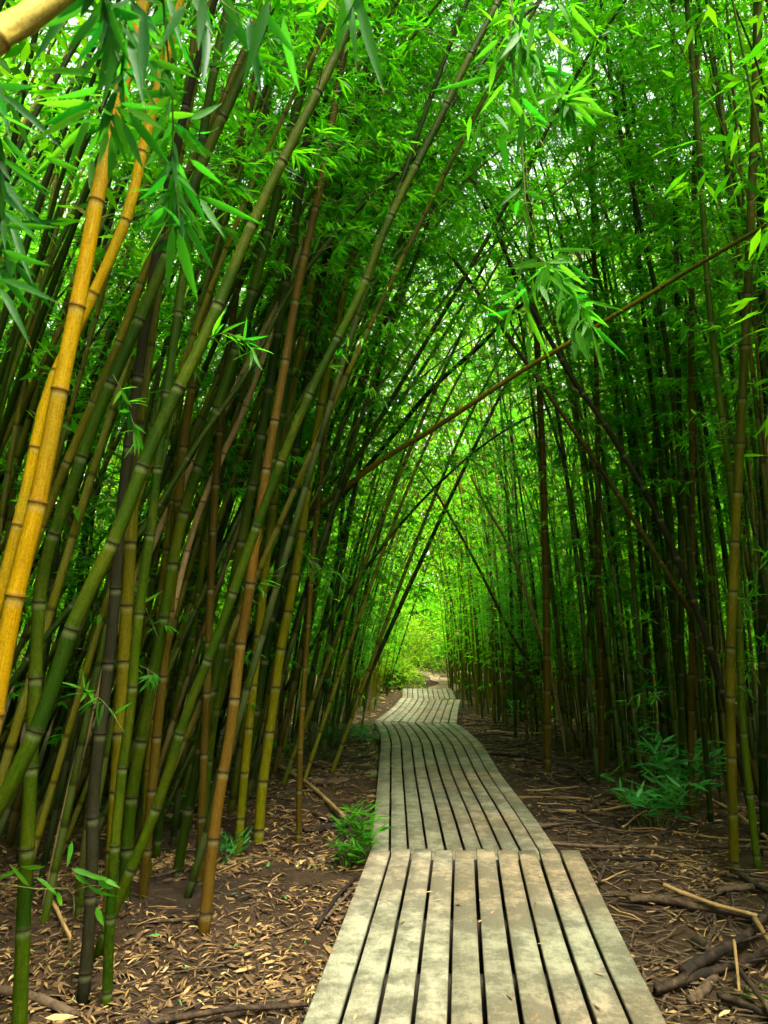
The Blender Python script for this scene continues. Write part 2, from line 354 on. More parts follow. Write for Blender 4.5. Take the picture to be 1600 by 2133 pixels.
# ------------------------------------------------------------------ boardwalk: four sections of ten planks
def boardwalk(name_label, z, rows, ext0, ext1, zfun=None):
    """rows: (y, left x, right x, y of right edge) in photo pixels from near to far"""
    L = [on_z(r[1], r[0], z) for r in rows]; R = [on_z(r[2], r[3] if len(r) > 3 else r[0], z) for r in rows]
    L = [L[0] + (L[0] - L[1]) / np.linalg.norm(L[0] - L[1]) * ext0] + L if ext0 else L
    R = [R[0] + (R[0] - R[1]) / np.linalg.norm(R[0] - R[1]) * ext0] + R if ext0 else R
    n = 40
    Lc, Rc = smooth_curve(L, n), smooth_curve(R, n)
    root = empty('boardwalk_section', tuple((Lc[n // 2] + Rc[n // 2]) / 2 - np.array([0, 0, z])), name_label, 'boardwalk', 'boardwalk sections laid end to end along the trail')
    off = np.array(root.location)
    gap = 0.135                                  # of a plank's pitch
    for k in range(10):
        f0, f1 = (k + gap * .5 * (k > 0)) / 10, (k + 1 - gap * .5 * (k < 9)) / 10
        f0 += rng.normal(0, .0006); f1 += rng.normal(0, .0006)
        e0, e1 = rng.uniform(-.006, .006), rng.uniform(-.012, .012)
        A, B = Lc + (Rc - Lc) * f0, Lc + (Rc - Lc) * f1
        tng = unit(A[1] - A[0]); A = A.copy(); B = B.copy()
        A[0] += tng * e0; B[0] += tng * e0; A[-1] += tng * e1; B[-1] += tng * e1
        dz = rng.normal(0, .0025) + 0.003 * np.sin(np.linspace(0, 5, n) + k * 1.7)
        A[:, 2] += dz; B[:, 2] += dz
        side = unit(B - A); s = np.concatenate([[0], np.cumsum(np.linalg.norm(np.diff(A, axis=0), axis=1))]) + k * 3.7
        bev, th = 0.005, 0.042
        prof = [(A, 0, -th, 0.0), (A, 0, -bev, 0.02), (A, bev, 0, 0.06), (B, -bev, 0, 0.94), (B, 0, -bev, 0.98), (B, 0, -th, 1.0)]
        V, U = [], []
        for (E, dx, dzz, u) in prof:
            V.append(E + side * dx + np.array([0, 0, dzz])); U.append(np.stack([np.full(n, u + k), s], -1))
        V = np.stack(V, 1).reshape(-1, 3) - off; U = np.stack(U, 1).reshape(-1, 2); m = len(prof)
        i = (np.arange(n - 1) * m)[:, None]; j = np.arange(m)[None]; j2 = (j + 1) % m
        F4 = np.stack([i + j, i + j2, i + m + j2, i + m + j], -1).reshape(-1, 4)
        caps = np.array([[0, 1, 2, 3, 4, 5][::-1], [(n - 1) * m + q for q in range(6)]])
        me = raw_mesh('plank', V, [F4[:, ::-1], caps[:, ::-1]], [BOARD], False, None, {'tone': np.full(len(V), rng.random())}, U)
        mobj('plank', me, root)
    # bearers across, under the planks
    seg = np.linalg.norm(np.diff((Lc + Rc) / 2, axis=0), axis=1).sum(); nb = max(2, int(seg / 1.1) + 1); bm = None
    for q in range(nb):
        i = int(round(np.interp(q, [0, nb - 1], [1, n - 2])))
        a, b = Lc[i] + (Rc[i] - Lc[i]) * .03, Lc[i] + (Rc[i] - Lc[i]) * .97
        t = unit(np.cross(b - a, [0, 0, 1])); up = np.array([0, 0, 1.0]); H = max(0.10, z - 0.05) if z > .2 else .09
        c = []
        for e in (a, b):
            for (u, w) in ((-.045, -.046), (.045, -.046), (.045, -.046 - H), (-.045, -.046 - H)): c.append(e + t * u + up * w)
        mobj('bearer', raw_mesh('bearer', np.array(c) - off, [np.array([[0, 1, 2, 3], [7, 6, 5, 4], [0, 4, 5, 1], [1, 5, 6, 2], [2, 6, 7, 3], [3, 7, 4, 0]])], [BEARER]), root)

boardwalk('nearest wide boardwalk section of ten pale planks, stepping up at its far end', 0.35, [(2133, 630, 1393), (1950, 702, 1297), (1770, 772, 1207)], 2.2, 0)
boardwalk('longest boardwalk section, its planks curving right to left beyond the step', 0.13,
          [(1768, 773, 1159, 1767), (1694, 780, 1108, 1694), (1616, 788, 1047, 1616), (1575, 791, 1021, 1575), (1544, 794, 1000, 1545), (1519, 789, 969, 1519), (1503, 779, 950, 1507)], 0.35, 0)
boardwalk('short boardwalk section slanting right between the sharp bend and the last section', 0.03,
          [(1502, 780, 951, 1506), (1475, 816, 955, 1475), (1453.5, 835, 959, 1457.5)], 0, 0)
boardwalk('farthest boardwalk section, ending at the bright clearing', -0.13, [(1454, 838, 949, 1455.5), (1445, 838.5, 945, 1445), (1434, 839, 940, 1434)], 0.12, 0)

# ------------------------------------------------------------------ bamboo: canes
def cane(P, R, sides, step, rng_, mat, fine=True):
    """mesh of one bamboo culm along P with radii R and raised joints every step metres; also the joints' (position, tangent, radius)"""
    P = np.asarray(P, float); s = np.concatenate([[0], np.cumsum(np.linalg.norm(np.diff(P, axis=0), axis=1))]); Ltot = s[-1]
    ss, rr, nn, gg, joints = [0.0], [1.0], [0.0], [rng_.random()], []
    x = step * rng_.uniform(.2, .9)
    while x < Ltot - .08:
        g0, g1 = gg[-1], rng_.random()
        r = float(np.interp(x, s, R)); k = max(r / .03, .35)
        if fine: rows = [(-.045 * k, 1.0, -.0, g0), (-.022 * k, 1.0, -1.0, g0), (-.007 * k, 1.02, -.6, g0), (-.004 * k, 1.09, .9, g0), (.003 * k, 1.10, .8, g1), (.009 * k, 1.02, .35, g1), (.02 * k, 1.0, 0, g1)]
        else: rows = [(-.03 * k, 1.0, -.7, g0), (-.006, 1.08, .9, g0), (.006, 1.08, .7, g1), (.03 * k, 1.0, 0, g1)]
        for (d, m, nd, g) in rows: ss.append(x + d); rr.append(m); nn.append(nd); gg.append(g)
        joints.append(x)
        nx = x + step * rng_.uniform(.85, 1.15)
        if fine and nx < Ltot - .1:
            ss.append((x + nx) / 2); rr.append(.985); nn.append(0); gg.append(gg[-1])
        x = nx
    ss.append(Ltot); rr.append(1.0); nn.append(0); gg.append(gg[-1])
    ss, o = np.unique(np.array(ss), return_index=True); rr, nn, gg = np.array(rr)[o], np.array(nn)[o], np.array(gg)[o]
    Q = resample(P, ss); Rq = np.interp(ss, s, R) * rr
    V, F3, F4, uv = tube(Q, Rq, sides)
    e = lambda a: np.concatenate([np.repeat(a, sides), a[:1], a[-1:]])
    me = raw_mesh('stalk', V, [F3, F4], [mat], True, None, {'node': e(nn), 'seg': e(gg)}, uv)
    J = np.array(joints); JP = resample(P, J); T = unit(resample(P, np.minimum(J + .05, Ltot)) - resample(P, np.maximum(J - .05, 0)))
    return me, J, JP, T, np.interp(J, s, R)

# ------------------------------------------------------------------ bamboo: leaves
T_MID = (np.array([[0, 0, 0], [.28, 1, .0], [.28, -1, .0], [.64, .8, -.05], [.64, -.8, -.05], [1, 0, -.16]]), np.array([[0, 2, 1], [5, 3, 4]]), np.array([[1, 2, 4, 3]]))
T_FAR = (np.array([[0, 0, 0], [.42, 1, 0], [.42, -1, 0], [1, 0, -.1]]), np.zeros((0, 3), int), np.array([[0, 2, 3, 1]]))

def leaf_set(): return {'p': [], 'd': [], 'n': [], 'l': [], 'w': []}
def leaves_into(acc, S, tmpl, mat=0, tone=None):
    p, d, n = S['p'], unit(S['d']), S['n']
    side = unit(np.cross(n, d)); n = np.cross(d, side)
    T, F3, F4 = tmpl; N, k = len(p), len(T)
    V = p[:, None] + S['l'][:, None, None] * (T[None, :, 0:1] * d[:, None] + T[None, :, 2:3] * n[:, None]) + S['w'][:, None, None] * T[None, :, 1:2] * side[:, None]
    o = (np.arange(N) * k)[:, None, None]
    t = rng.random(N) if tone is None else tone
    acc.add(V.reshape(-1, 3), (F3[None] + o).reshape(-1, 3) if len(F3) else None, (F4[None] + o).reshape(-1, 4) if len(F4) else None, np.repeat(t, k), None, mat)

def arrs(S): return {k: np.array(v, float) for k, v in S.items()}
def cut(S, idx): return {k: v[idx] for k, v in S.items()}

def rot_about(v, ax, a):
    return v * math.cos(a) + np.cross(ax, v) * math.sin(a) + ax * (ax @ v) * (1 - math.cos(a))

def spray(S, twigs, p0, d0, length, rs, L=0.14, W=0.0095, density=1.0, droop=0.5):
    """a leafy branch: a bending twig with side twigs that end in fans of narrow leaves"""
    n = 4; P = [p0]; d = unit(d0); st = length / n
    for i in range(n):
        d = unit(d + np.array([0, 0, -droop * .24]) + rs.normal(0, .06, 3)); P.append(P[-1] + d * st)
    P = np.array(P); twigs.append((P, .0035 * (length / .8) ** .5))
    nt = max(2, int(length * 11 * density))
    for q in range(nt):
        f = rs.uniform(.25, 1.0) if q else 1.0
        b = resample(P, [f * st * n])[0]; i = min(int(f * n), n - 1); dd = unit(P[i + 1] - P[i])
        ax = unit(np.cross(dd, [0, 0, 1.0]) + rs.normal(0, .01, 3)); upn = unit(np.cross(ax, dd))
        td = unit(rot_about(dd, upn, rs.uniform(.3, 1.0) * (1 if q % 2 else -1)) + np.array([0, 0, rs.uniform(-.5, .2)]))
        tl = rs.uniform(.05, .20); e = b + td * tl
        if tl > .09: twigs.append((np.array([b, b + td * tl * .5 + [0, 0, .01], e]), .0014))
        nl = rs.integers(4, 8)
        for z in range(nl):
            a = (z / (nl - 1) - .5) * rs.uniform(1.6, 2.5)
            fd = unit(rot_about(td, upn, a) + np.array([0, 0, -rs.uniform(.05, .75) * droop * 1.6]) + rs.normal(0, .12, 3))
            S['p'].append(e - td * tl * rs.uniform(0, .35)); S['d'].append(fd); S['n'].append(unit(upn + rs.normal(0, .45, 3)))
            k = rs.uniform(.65, 1.2); S['l'].append(L * k); S['w'].append(W * rs.uniform(.8, 1.2) * k ** .5)

def foliage_mesh(S, twigs, tmpl, leafm, off=None):
    a = Acc()
    if len(S['p']): leaves_into(a, S, tmpl, 0)
    for (P, r) in twigs:
        V, F3, F4, uv = tube(P, np.linspace(r, r * .45, len(P)), 3, False); a.add(V, None, F4, .5, uv, 1)
    return a.mesh('foliage', [leafm, TWIG], False, 'tone', off)

RING = None
def ring_mesh(mat):
    """a raised joint ring of unit inner radius, 12 sides"""
    sides = 12; th = np.arange(sides) * 2 * math.pi / sides; V = []
    for (r, z) in ((1.0, -.22), (1.13, -.08), (1.15, .06), (1.0, .2)):
        V += [(r * math.cos(t), r * math.sin(t), z) for t in th]
    i = (np.arange(3)[:, None] * sides); j = np.arange(sides)[None]; j2 = (j + 1) % sides
    F = np.stack([i + j, i + j2, i + sides + j2, i + sides + j], -1).reshape(-1, 4)
    return raw_mesh('node_ring', np.array(V), [F], [mat], True, None, {'node': np.repeat([.2, .8, .7, .1], sides), 'seg': np.full(4 * sides, .5)}, np.zeros((4 * sides, 2)))
RINGS = {}

# ------------------------------------------------------------------ the canes one can pick out in the photograph, along their own courses
CANES = []      # (root, label) of every separate culm
def traced(label, mat, pts, w0, w1, d0=None, d1=None, top=4.0, leafy=(4.3, 99), nleaf=1.0, step=.40, rings=True, arch=.05, group='bamboo canes that stand out from the thicket', cat='bamboo', name='bamboo_culm', broken=False, tmpl=T_MID):
    rs = np.random.default_rng(abs(hash(label)) % 99991 if False else sum(map(ord, label)) * 7)
    if d0 is None:
        b = on_z(pts[0][0], pts[0][1], 0.0); b = on_z(pts[0][0], pts[0][1], float(ground_z(b[0], b[1]))); d0 = (b - CAM) @ FWD
    if d1 is None: d1 = d0 + .4
    q = np.array(pts, float); s = np.concatenate([[0], np.cumsum(np.linalg.norm(np.diff(q, axis=0), axis=1))]); f = s / s[-1]
    P = np.array([at(x, y, d0 + (d1 - d0) * t) for (x, y), t in zip(pts, f)])
    P = smooth_curve(P, 40)
    ln0 = np.concatenate([[0], np.cumsum(np.linalg.norm(np.diff(P, axis=0), axis=1))])
    R = np.interp(ln0 / ln0[-1], [0, 1], [w0 * d0 / F_PX / 2, w1 * d1 / F_PX / 2])
    # down to the soil
    dn = unit(P[0] - P[2]); dn[2] = min(dn[2], -.35); ext = []
    p = P[0].copy()
    while not broken and p[2] > float(ground_z(p[0], p[1])) - .06 and len(ext) < 60:
        dn = unit(dn + np.array([0, 0, -.05])); p = p + dn * .12; ext.append(p.copy())
    if ext: P = np.vstack([np.array(ext)[::-1], P]); R = np.concatenate([np.full(len(ext), R[0]), R])
    # on to its tip above the picture
    d = unit(P[-1] - P[-3]); p = P[-1].copy(); tip = []; n = int(top / .25)
    for i in range(n):
        h = unit(np.array([d[0], d[1], 0]) + 1e-6); d = unit(d + h * arch * .5 + np.array([0, 0, -arch * .6])); p = p + d * .25; tip.append(p.copy())
    if tip: R = np.concatenate([R, np.linspace(R[-1], max(.006, R[-1] * .3), n)]); P = np.vstack([P, tip])
    root = empty(name, tuple(P[0]), label, cat, group); off = P[0]
    me, J, JP, T, JR = cane(P - off, R, 12 if rings else 9, step, rs, mat)
    st = mobj('stalk', me, root)
    if rings:
        if mat.name not in RINGS: RINGS[mat.name] = ring_mesh(mat)
        for jp, t, r in zip(JP, T, JR):
            w = jp + off; pr = project(w)
            if pr[2] < .3 or not (-60 < pr[0] < 1660 and -60 < pr[1] < 2200): continue
            o = mobj('node_ring', RINGS[mat.name], st)
            o.matrix_local = Matrix.Translation(Vector(jp)) @ Vector(t).to_track_quat('Z', 'Y').to_matrix().to_4x4() @ Matrix.Diagonal((r * .99, r * .99, min(r, .02) * .7, 1))
    S, tw = leaf_set(), []
    for jp, t, r in zip(JP, T, JR):
        z = jp[2] + off[2]
        if z < leafy[0] or z > leafy[1]: continue
        for _ in range(rs.integers(0, 3) if nleaf >= 1 else int(rs.random() < nleaf)):
            ph = rs.uniform(0, 2 * math.pi); out = np.array([math.cos(ph), math.sin(ph), .45]); out = unit(out + .4 * t)
            spray(S, tw, jp + out * r * .3, out, rs.uniform(.5, 1.1), rs)
    S = arrs(S)
    if len(S['p']): tag(mobj('foliage', foliage_mesh(S, tw, tmpl, LEAF), root), kind='stuff')
    CANES.append(root); return root

tr = traced
tr('thick golden yellow bamboo cane leaning right at the left edge', GOLD, [(-60, 1760), (22, 1290), (78, 1050), (122, 827), (170, 592), (205, 400), (262, 150), (310, -40)], 42, 26, 2.7, 3.1)
tr('golden cane close behind the thick golden one, crossing it high up', GOLD, [(-70, 1500), (45, 1062), (100, 820), (193, 617), (265, 450), (300, 300), (345, 120), (380, -30)], 23, 21, 3.2, 3.6)
tr('long green cane leaning far right across the front of the left thicket', GREEN, [(-60, 1770), (20, 1640), (95, 1475), (155, 1295), (245, 1110), (322, 912), (422, 712), (520, 480), (600, 312), (700, 115), (760, -30)], 36, 18, 3.0, 3.7, 2.5)
tr('tall green cane standing at the lower left corner', GREEN, [(40, 2150), (50, 1900), (62, 1650), (72, 1450), (82, 1250), (102, 1145), (150, 1015), (200, 870), (320, 600), (430, 320), (510, 145), (570, 0)], 31, 19, None, 4.1, 2.5)
tr('slimmer olive cane running parallel behind the tall corner cane', OLIVE, [(-30, 1440), (85, 1100), (150, 940), (235, 745), (290, 600), (345, 455), (415, 310), (500, 125), (560, -10)], 20, 15, 3.9, 4.6)
tr('nearly black dead cane standing in leaf litter at lower left', BLACK, [(172, 2090), (185, 1950), (192, 1800), (195, 1650), (212, 1500), (235, 1300), (250, 1100), (272, 900), (300, 700), (340, 450)], 27, 20, None, None, 2.0)
tr('straight green cane right of the black dead cane', GREEN, [(222, 2100), (230, 1900), (240, 1750), (255, 1600), (272, 1475), (282, 1350), (297, 1220), (315, 1100), (330, 950), (350, 800), (385, 550), (420, 300)], 22, 18)
tr('long arched green cane sweeping from the litter to top centre', GREEN, [(200, 2000), (250, 1865), (300, 1750), (350, 1615), (390, 1480), (450, 1335), (525, 1125), (585, 965), (655, 800), (750, 615), (800, 480), (895, 290), (975, 125), (1040, 0)], 23, 15, None, 4.7, 2.5, (5.4, 99))
tr('brown orange cane with dark joints standing alone in the litter', RUST, [(425, 1935), (450, 1700), (480, 1525), (500, 1350), (518, 1240), (532, 1130), (555, 975), (590, 775), (620, 600), (670, 375), (715, 120), (740, -10)], 26, 13, None, 5.6, 2.5)
tr('mossy green cane with pale patches between the two lone canes', GREEN, [(258, 1870), (272, 1675), (298, 1525), (320, 1400), (348, 1250), (368, 1130), (400, 1010), (445, 875), (500, 700), (560, 480), (600, 300)], 27, 18, None, None)
tr('slim green cane left of the arching middle group', GREEN, [(415, 1800), (425, 1675), (445, 1500), (475, 1350), (500, 1275), (540, 1100), (580, 900), (610, 700), (640, 500), (690, 250), (725, 20)], 20, 15, None, 6.5)
tr('dark green cane at the edge of the brown dirt patch', DARK, [(500, 1765), (510, 1600), (535, 1475), (555, 1350), (580, 1200), (600, 1060), (625, 880), (660, 650), (700, 430), (760, 180), (800, 0)], 20, 13, None, 7.2)
tr('yellow green cane with a pale streak beside the dirt patch', LIME, [(538, 1760), (545, 1650), (565, 1500), (585, 1350), (605, 1250), (630, 1100), (650, 950), (690, 730), (735, 520), (800, 250), (860, 0)], 22, 13, None, 7.4)
tr('lone thin brown cane growing from the bare dirt by the path', BROWN, [(622, 1755), (625, 1575), (633, 1425), (642, 1300), (650, 1180), (668, 1000), (690, 800), (720, 600)], 13, 9, None, 7.6)
tr('thin olive cane with roots bare above the litter', OLIVE, [(312, 1830), (302, 1700), (315, 1500), (325, 1350), (345, 1150), (380, 900), (430, 640), (480, 420)], 15, 12, None, 6.0)
tr('thin green cane between the mossy cane and the slim green cane', GREEN, [(325, 1790), (340, 1640), (372, 1450), (405, 1300), (418, 1200), (440, 1050), (470, 860), (520, 620), (580, 350)], 17, 13, None, 6.4)
tr('pale dead cane lying steeply through the middle of the left thicket', TAN, [(150, 1640), (205, 1420), (260, 1260), (330, 1110), (380, 1010), (480, 830), (540, 710), (600, 600)], 19, 13, 5.2, 6.4, 0.0, (99, 99), arch=0, name='dead_bamboo_cane', cat='dead bamboo')
tr('yellow tan cane slanting through the dark left thicket', TAN, [(330, 1400), (395, 1130), (450, 980), (510, 850), (555, 725), (590, 620), (640, 480)], 14, 11, 5.6, 6.4, .4, (99, 99), name='dead_bamboo_cane', cat='dead bamboo')
tr('broad yellow brown cane low behind the golden canes', OLIVE, [(250, 1500), (268, 1200), (290, 870), (320, 640), (350, 450), (385, 250)], 26, 22, 4.6, 5.0)
tr('brown cane rising behind the long leaning green cane', BROWN, [(330, 1500), (365, 1150), (385, 900), (430, 650), (470, 420), (530, 180), (560, 0)], 20, 17, 5.2, 5.8)
tr('orange brown cane high in the left thicket above the tan canes', BROWN, [(430, 1450), (450, 1000), (480, 700), (520, 430), (560, 200), (585, 0)], 17, 13, 5.6, 6.4)
tr('grey green cane leaning right beside the yellow tan cane', DARK, [(400, 1650), (470, 1300), (545, 900), (600, 560), (640, 300), (690, 60)], 22, 18, 5.6, 6.0)
tr('light yellow green cane in the upper middle of the left wall', LIME, [(520, 1500), (570, 1050), (640, 640), (680, 400), (715, 200), (770, 0)], 18, 14, 6.4, 7.0)
tr('thin dark cane crossing the left thicket on a steep diagonal', DARK, [(180, 1230), (300, 1100), (420, 910), (520, 770), (610, 600), (760, 420), (880, 310), (960, 190), (1030, 100)], 13, 9, 4.6, 6.4)
# right of the boardwalk
tr('olive green cane with dark joints standing foremost on the right', OLIVE, [(1530, 1818), (1524, 1600), (1521, 1400), (1527, 1220), (1532, 1100), (1540, 950), (1550, 750), (1560, 550), (1572, 250), (1578, 0)], 20, 16)
tr('slimmer green cane just right of the foremost right cane', GREEN, [(1580, 1820), (1562, 1660), (1547, 1500), (1541, 1330), (1530, 1100), (1515, 950), (1495, 800), (1475, 600), (1462, 400), (1448, 200), (1430, 0)], 16, 11, None, 6.6)
tr('green cane behind the leafy shrub on the right', GREEN, [(1388, 1600), (1380, 1450), (1370, 1250), (1363, 1100), (1365, 900), (1380, 650), (1390, 400)], 14, 10)
tr('reddish brown slim cane standing at the front of the right thicket', BROWN, [(1255, 1620), (1252, 1400), (1247, 1200), (1245, 900), (1240, 650), (1235, 400)], 12, 9)
tr('thick brown cane in the middle of the right thicket', BROWN, [(1140, 1520), (1138, 1250), (1130, 950), (1118, 700), (1105, 480)], 16, 12, 9.5, 9.8)
tr('long dry cane fallen across the trail high between both thickets', OLIVE, [(640, 1075), (700, 1030), (800, 955), (900, 895), (1075, 780), (1185, 715), (1300, 645), (1465, 545), (1620, 455)], 12, 9, 7.6, 5.6, 1.5, (99, 99), rings=False, arch=0, broken=True, name='fallen_bamboo_cane')
tr('dark cane slanting down right below the long fallen cane', BROWN, [(1400, 1210), (1325, 1090), (1250, 975), (1110, 775), (1030, 660), (960, 560)], 11, 8, 7.5, 8.8, 2.0, (4.2, 99), rings=False)
tr('blackish leaning cane above the slanting cane on the right', BLACK, [(1400, 1140), (1350, 1035), (1260, 885), (1200, 800), (1150, 715), (1080, 590), (1030, 470)], 13, 9, 7.0, 8.4, 2.0, (4.2, 99), rings=False)
tr('dark cane leaning right across the bright centre of the tunnel', DARK, [(650, 1190), (720, 1000), (800, 860), (865, 750), (895, 700), (970, 575), (1095, 355), (1160, 230)], 10, 8, 7.4, 7.0, 2.5, (5, 99), rings=False)
tr('lower dark cane leaning right into the bright tunnel', DARK, [(640, 1120), (800, 930), (900, 810), (1000, 720), (1080, 640), (1200, 560)], 11, 8, 9.5, 10, 2.5, (5, 99), rings=False)
tr('second thin cane parallel under the bright tunnel diagonal', OLIVE, [(690, 1010), (810, 870), (930, 690), (1005, 560), (1060, 440), (1110, 340)], 8, 6, 10.5, 11, 2.5, (5, 99), rings=False)
tr('dark slender cane leaning left from the right thicket top', DARK, [(1420, 1000), (1385, 700), (1330, 450), (1305, 325), (1280, 215), (1255, 20)], 11, 8, 7.5, 8.2, 2.0)
tr('slender dark cane bowing left beside the bowed twin', DARK, [(1400, 1250), (1380, 1000), (1345, 700), (1320, 400), (1300, 200), (1290, 0)], 10, 8, 8.2, 8.8, 2.0)
tr('upright dark cane behind the light green cane at upper right', DARK, [(1420, 1500), (1418, 1100), (1412, 700), (1405, 300), (1400, 0)], 12, 10, 8, 8.4)
tr('upright brown cane left of the light green cane at upper right', BROWN, [(1440, 1550), (1442, 1100), (1440, 700), (1448, 300), (1455, 0)], 13, 11, 7.4, 7.8)
tr('dark cane hugging the right picture edge behind others', DARK, [(1590, 1650), (1588, 1300), (1590, 900), (1585, 500), (1580, 150)], 17, 14, 6.6, 7)
tr('thin pale dead stalk tilted left deep in the right thicket', TAN, [(1105, 1260), (1060, 1140), (1010, 1050), (980, 990)], 7, 5, 11, 11.6, 0.0, (99, 99), rings=False, arch=0, name='dead_bamboo_cane', cat='dead bamboo')
tr('brown cane tilted left below the pale dead stalk', BROWN, [(1120, 1400), (1070, 1330), (1000, 1190), (940, 1080), (905, 1020)], 7, 5, 12, 12.8, 1.0, (99, 99), rings=False)

# ------------------------------------------------------------------ the thickets: cane patterns, then copies
def variant(i, leaf_from, leaf_n, H, bow=0.0, topcut=.2, thin=1.0):
    rs = np.random.default_rng(500 + i); n = 44
    t = np.linspace(0, 1, n); a0, a1 = rs.uniform(-.01, .05), rs.uniform(.25, .85) + bow
    ang = a0 + a1 * t ** 2.6; ds = H / (n - 1)
    wob = rs.normal(0, .012, n).cumsum() * .35
    dx = np.sin(ang + wob * .3); dz = np.cos(ang)
    P = np.stack([np.cumsum(dx) * ds, np.cumsum(rs.normal(0, .006, n).cumsum() * .5) * ds, np.cumsum(dz) * ds], -1); P -= P[0]; P[0, 2] = -.1
    r0 = rs.uniform(.023, .034) * thin; R = r0 * (1 - .82 * t ** 1.4) + .002
    me, J, JP, T, JR = cane(P, R, 8, rs.uniform(.33, .43), rs, GREEN, fine=False)
    S, tw = leaf_set(), []
    for jp, tg, r in zip(JP, T, JR):
        if jp[2] < leaf_from * H:
            if jp[2] > .7 and rs.random() < .10:      # a stray low shoot
                ph = rs.uniform(0, 6.283); spray(S, tw, jp, np.array([math.cos(ph), math.sin(ph), .3]), rs.uniform(.25, .5), rs, .12, .009, .9)
            continue
        if jp[2] > .55 * H and rs.random() < topcut: continue
        for _ in range(int(leaf_n) + int(rs.random() < leaf_n % 1)):
            ph = rs.uniform(0, 2 * math.pi); out = unit(np.array([math.cos(ph), math.sin(ph), .5]) + .3 * tg)
            spray(S, tw, jp + out * r * .3, out, rs.uniform(.5, 1.15), rs, .125, .0078)
    S = arrs(S)
    return dict(P=P, R=R, stalk=me, S=S, tw=tw, fol=foliage_mesh(S, tw, T_MID, LEAF), H=H)

CLEAR = [variant(60 + i, .48, 3.0, random.uniform(10, 12.5), 0, 0, .85) for i in range(7)]
CLEAR_R = [variant(80 + i, .36, 2.9, random.uniform(9.5, 12.5), -.2, 0, .58) for i in range(8)]
BARE = [variant(i, .34, 2.5, random.uniform(9.5, 12.5)) for i in range(9)]
LEAFY = [variant(20 + i, .19, 2.4, random.uniform(8.5, 12), 0, .72) for i in range(8)]
ARCH = [variant(40 + i, .22, 1.8, random.uniform(8.0, 10.5), .45, .72) for i in range(5)]
def scatter():
    out = []
    def side(sgn):
        y = -8.0
        while y < 26.5:
            u = 0.12
            while u < 10.5:
                sp = (.44 + .01 * u if u < 1 else .37 + .045 * u) * ((.70 if y < 9 else 1) if sgn < 0 else .66)
                e = edge_l(y) if sgn < 0 else edge_r(y)
                x = e + sgn * (u + rng.uniform(-.2, .2)); yy = y + rng.uniform(-.26, .26)
                if not (abs(x) < 1.5 and yy < 1.2) and not (0 < yy < 4.6 and u < 1.25 and sgn < 0) and not (yy < 3.2 and u < .6 and sgn > 0): (yy > 0 and math.hypot(x, yy) < 2.7) or out.append((x, yy, u, sgn))
                u += sp * rng.uniform(.75, 1.25)
            y += .46
    side(-1); side(1)
    return out
CAND = scatter()
near_hero = np.array([tuple(r.location)[:2] for r in CANES])
fills = []
for (x, y, u, sgn) in CAND:
    if y < 12 and u < 1.2 and np.min(np.hypot(near_hero[:, 0] - x, near_hero[:, 1] - y)) < .22: continue
    if y > 2 and u < .5 and y < 9 and rng.random() < .45: continue
    if math.hypot(x - 2.85, y - 7.1) < .75 or (2.2 < x < 3.2 and 5.2 < y < 7): continue
    far = y > 9.5
    v = (LEAFY if (far and rng.random() < .75) or rng.random() < .12 or u > 3.5 else (CLEAR if sgn < 0 else CLEAR_R) if (y < 8.5 and u < 2.2) else BARE)
    arch = y > 7.5 and u < 1.6 and rng.random() < (.17 if sgn < 0 else .10)
    if arch: v = ARCH
    v = v[rng.integers(len(v))]
    if sgn < 0: face, lean = rng.normal(0.15, .45), abs(rng.normal(.14, .08)) if y < 6 else abs(rng.normal(.23, .11))
    else: face, lean = math.pi + rng.normal(-.1, .8), abs(rng.normal(.02, .03))
    if arch: face = (0 if sgn < 0 else math.pi) + rng.normal(0, .5)
    if not arch and (y > 9 or u > 2) and rng.random() < .10: face += rng.uniform(-1.5, 1.5); lean += .12
    sc = rng.uniform(.82, 1.15)
    if y > 11:
        if rng.random() < .8: v = LEAFY[rng.integers(8)]; sc *= .60
        else: v = LEAFY[rng.integers(8)]
        if sgn < 0: lean *= .75
    fills.append(dict(x=x, y=y, u=u, sgn=sgn, v=v, face=face, lean=lean, sc=sc))
def mat_of(f):
    return Matrix.Translation((f['x'], f['y'], float(ground_z(f['x'], f['y'])))) @ Matrix.Rotation(f['face'], 4, 'Z') @ Matrix.Rotation(f['lean'], 4, 'Y') @ Matrix.Scale(f['sc'], 4)
for f in fills:
    f['m'] = mat_of(f); pr = project(np.array(f['m'] @ Vector((0, 0, 1.6)))); f['px'] = pr
    pb = project((f['x'], f['y'], 0)); f['pb'] = pb
    f['vis'] = pr[2] > 1.0 and -120 < pr[0] < 1720
    f['rank'] = f['y'] + 1.9 * f['u'] + (0 if f['vis'] else 999)
fills.sort(key=lambda f: f['rank'])
N_SINGLE = 250
singles, mass = fills[:N_SINGLE], fills[N_SINGLE:]

PAL = {-1: [(GREEN, .34, 'green'), (DARK, .26, 'dark green'), (LIME, .18, 'yellow green'), (OLIVE, .14, 'olive'), (BROWN, .08, 'brown')],
       1: [(DARK, .42, 'dark green'), (OLIVE, .24, 'olive'), (BROWN, .14, 'brown'), (GREEN, .20, 'green')]}
for f in singles:
    m = f['m']; r = rng.random(); acc = 0
    for (mt, w, word) in PAL[f['sgn']]:
        acc += w
        if r < acc: break
    f['col'] = word
    o = empty('bamboo_culm', (0, 0, 0)); o.matrix_world = m
    so = mobj('stalk', f['v']['stalk'], o); so.material_slots[0].link = 'OBJECT'; so.material_slots[0].material = mt; tag(mobj('foliage', f['v']['fol'], o), kind='stuff'); f['o'] = o
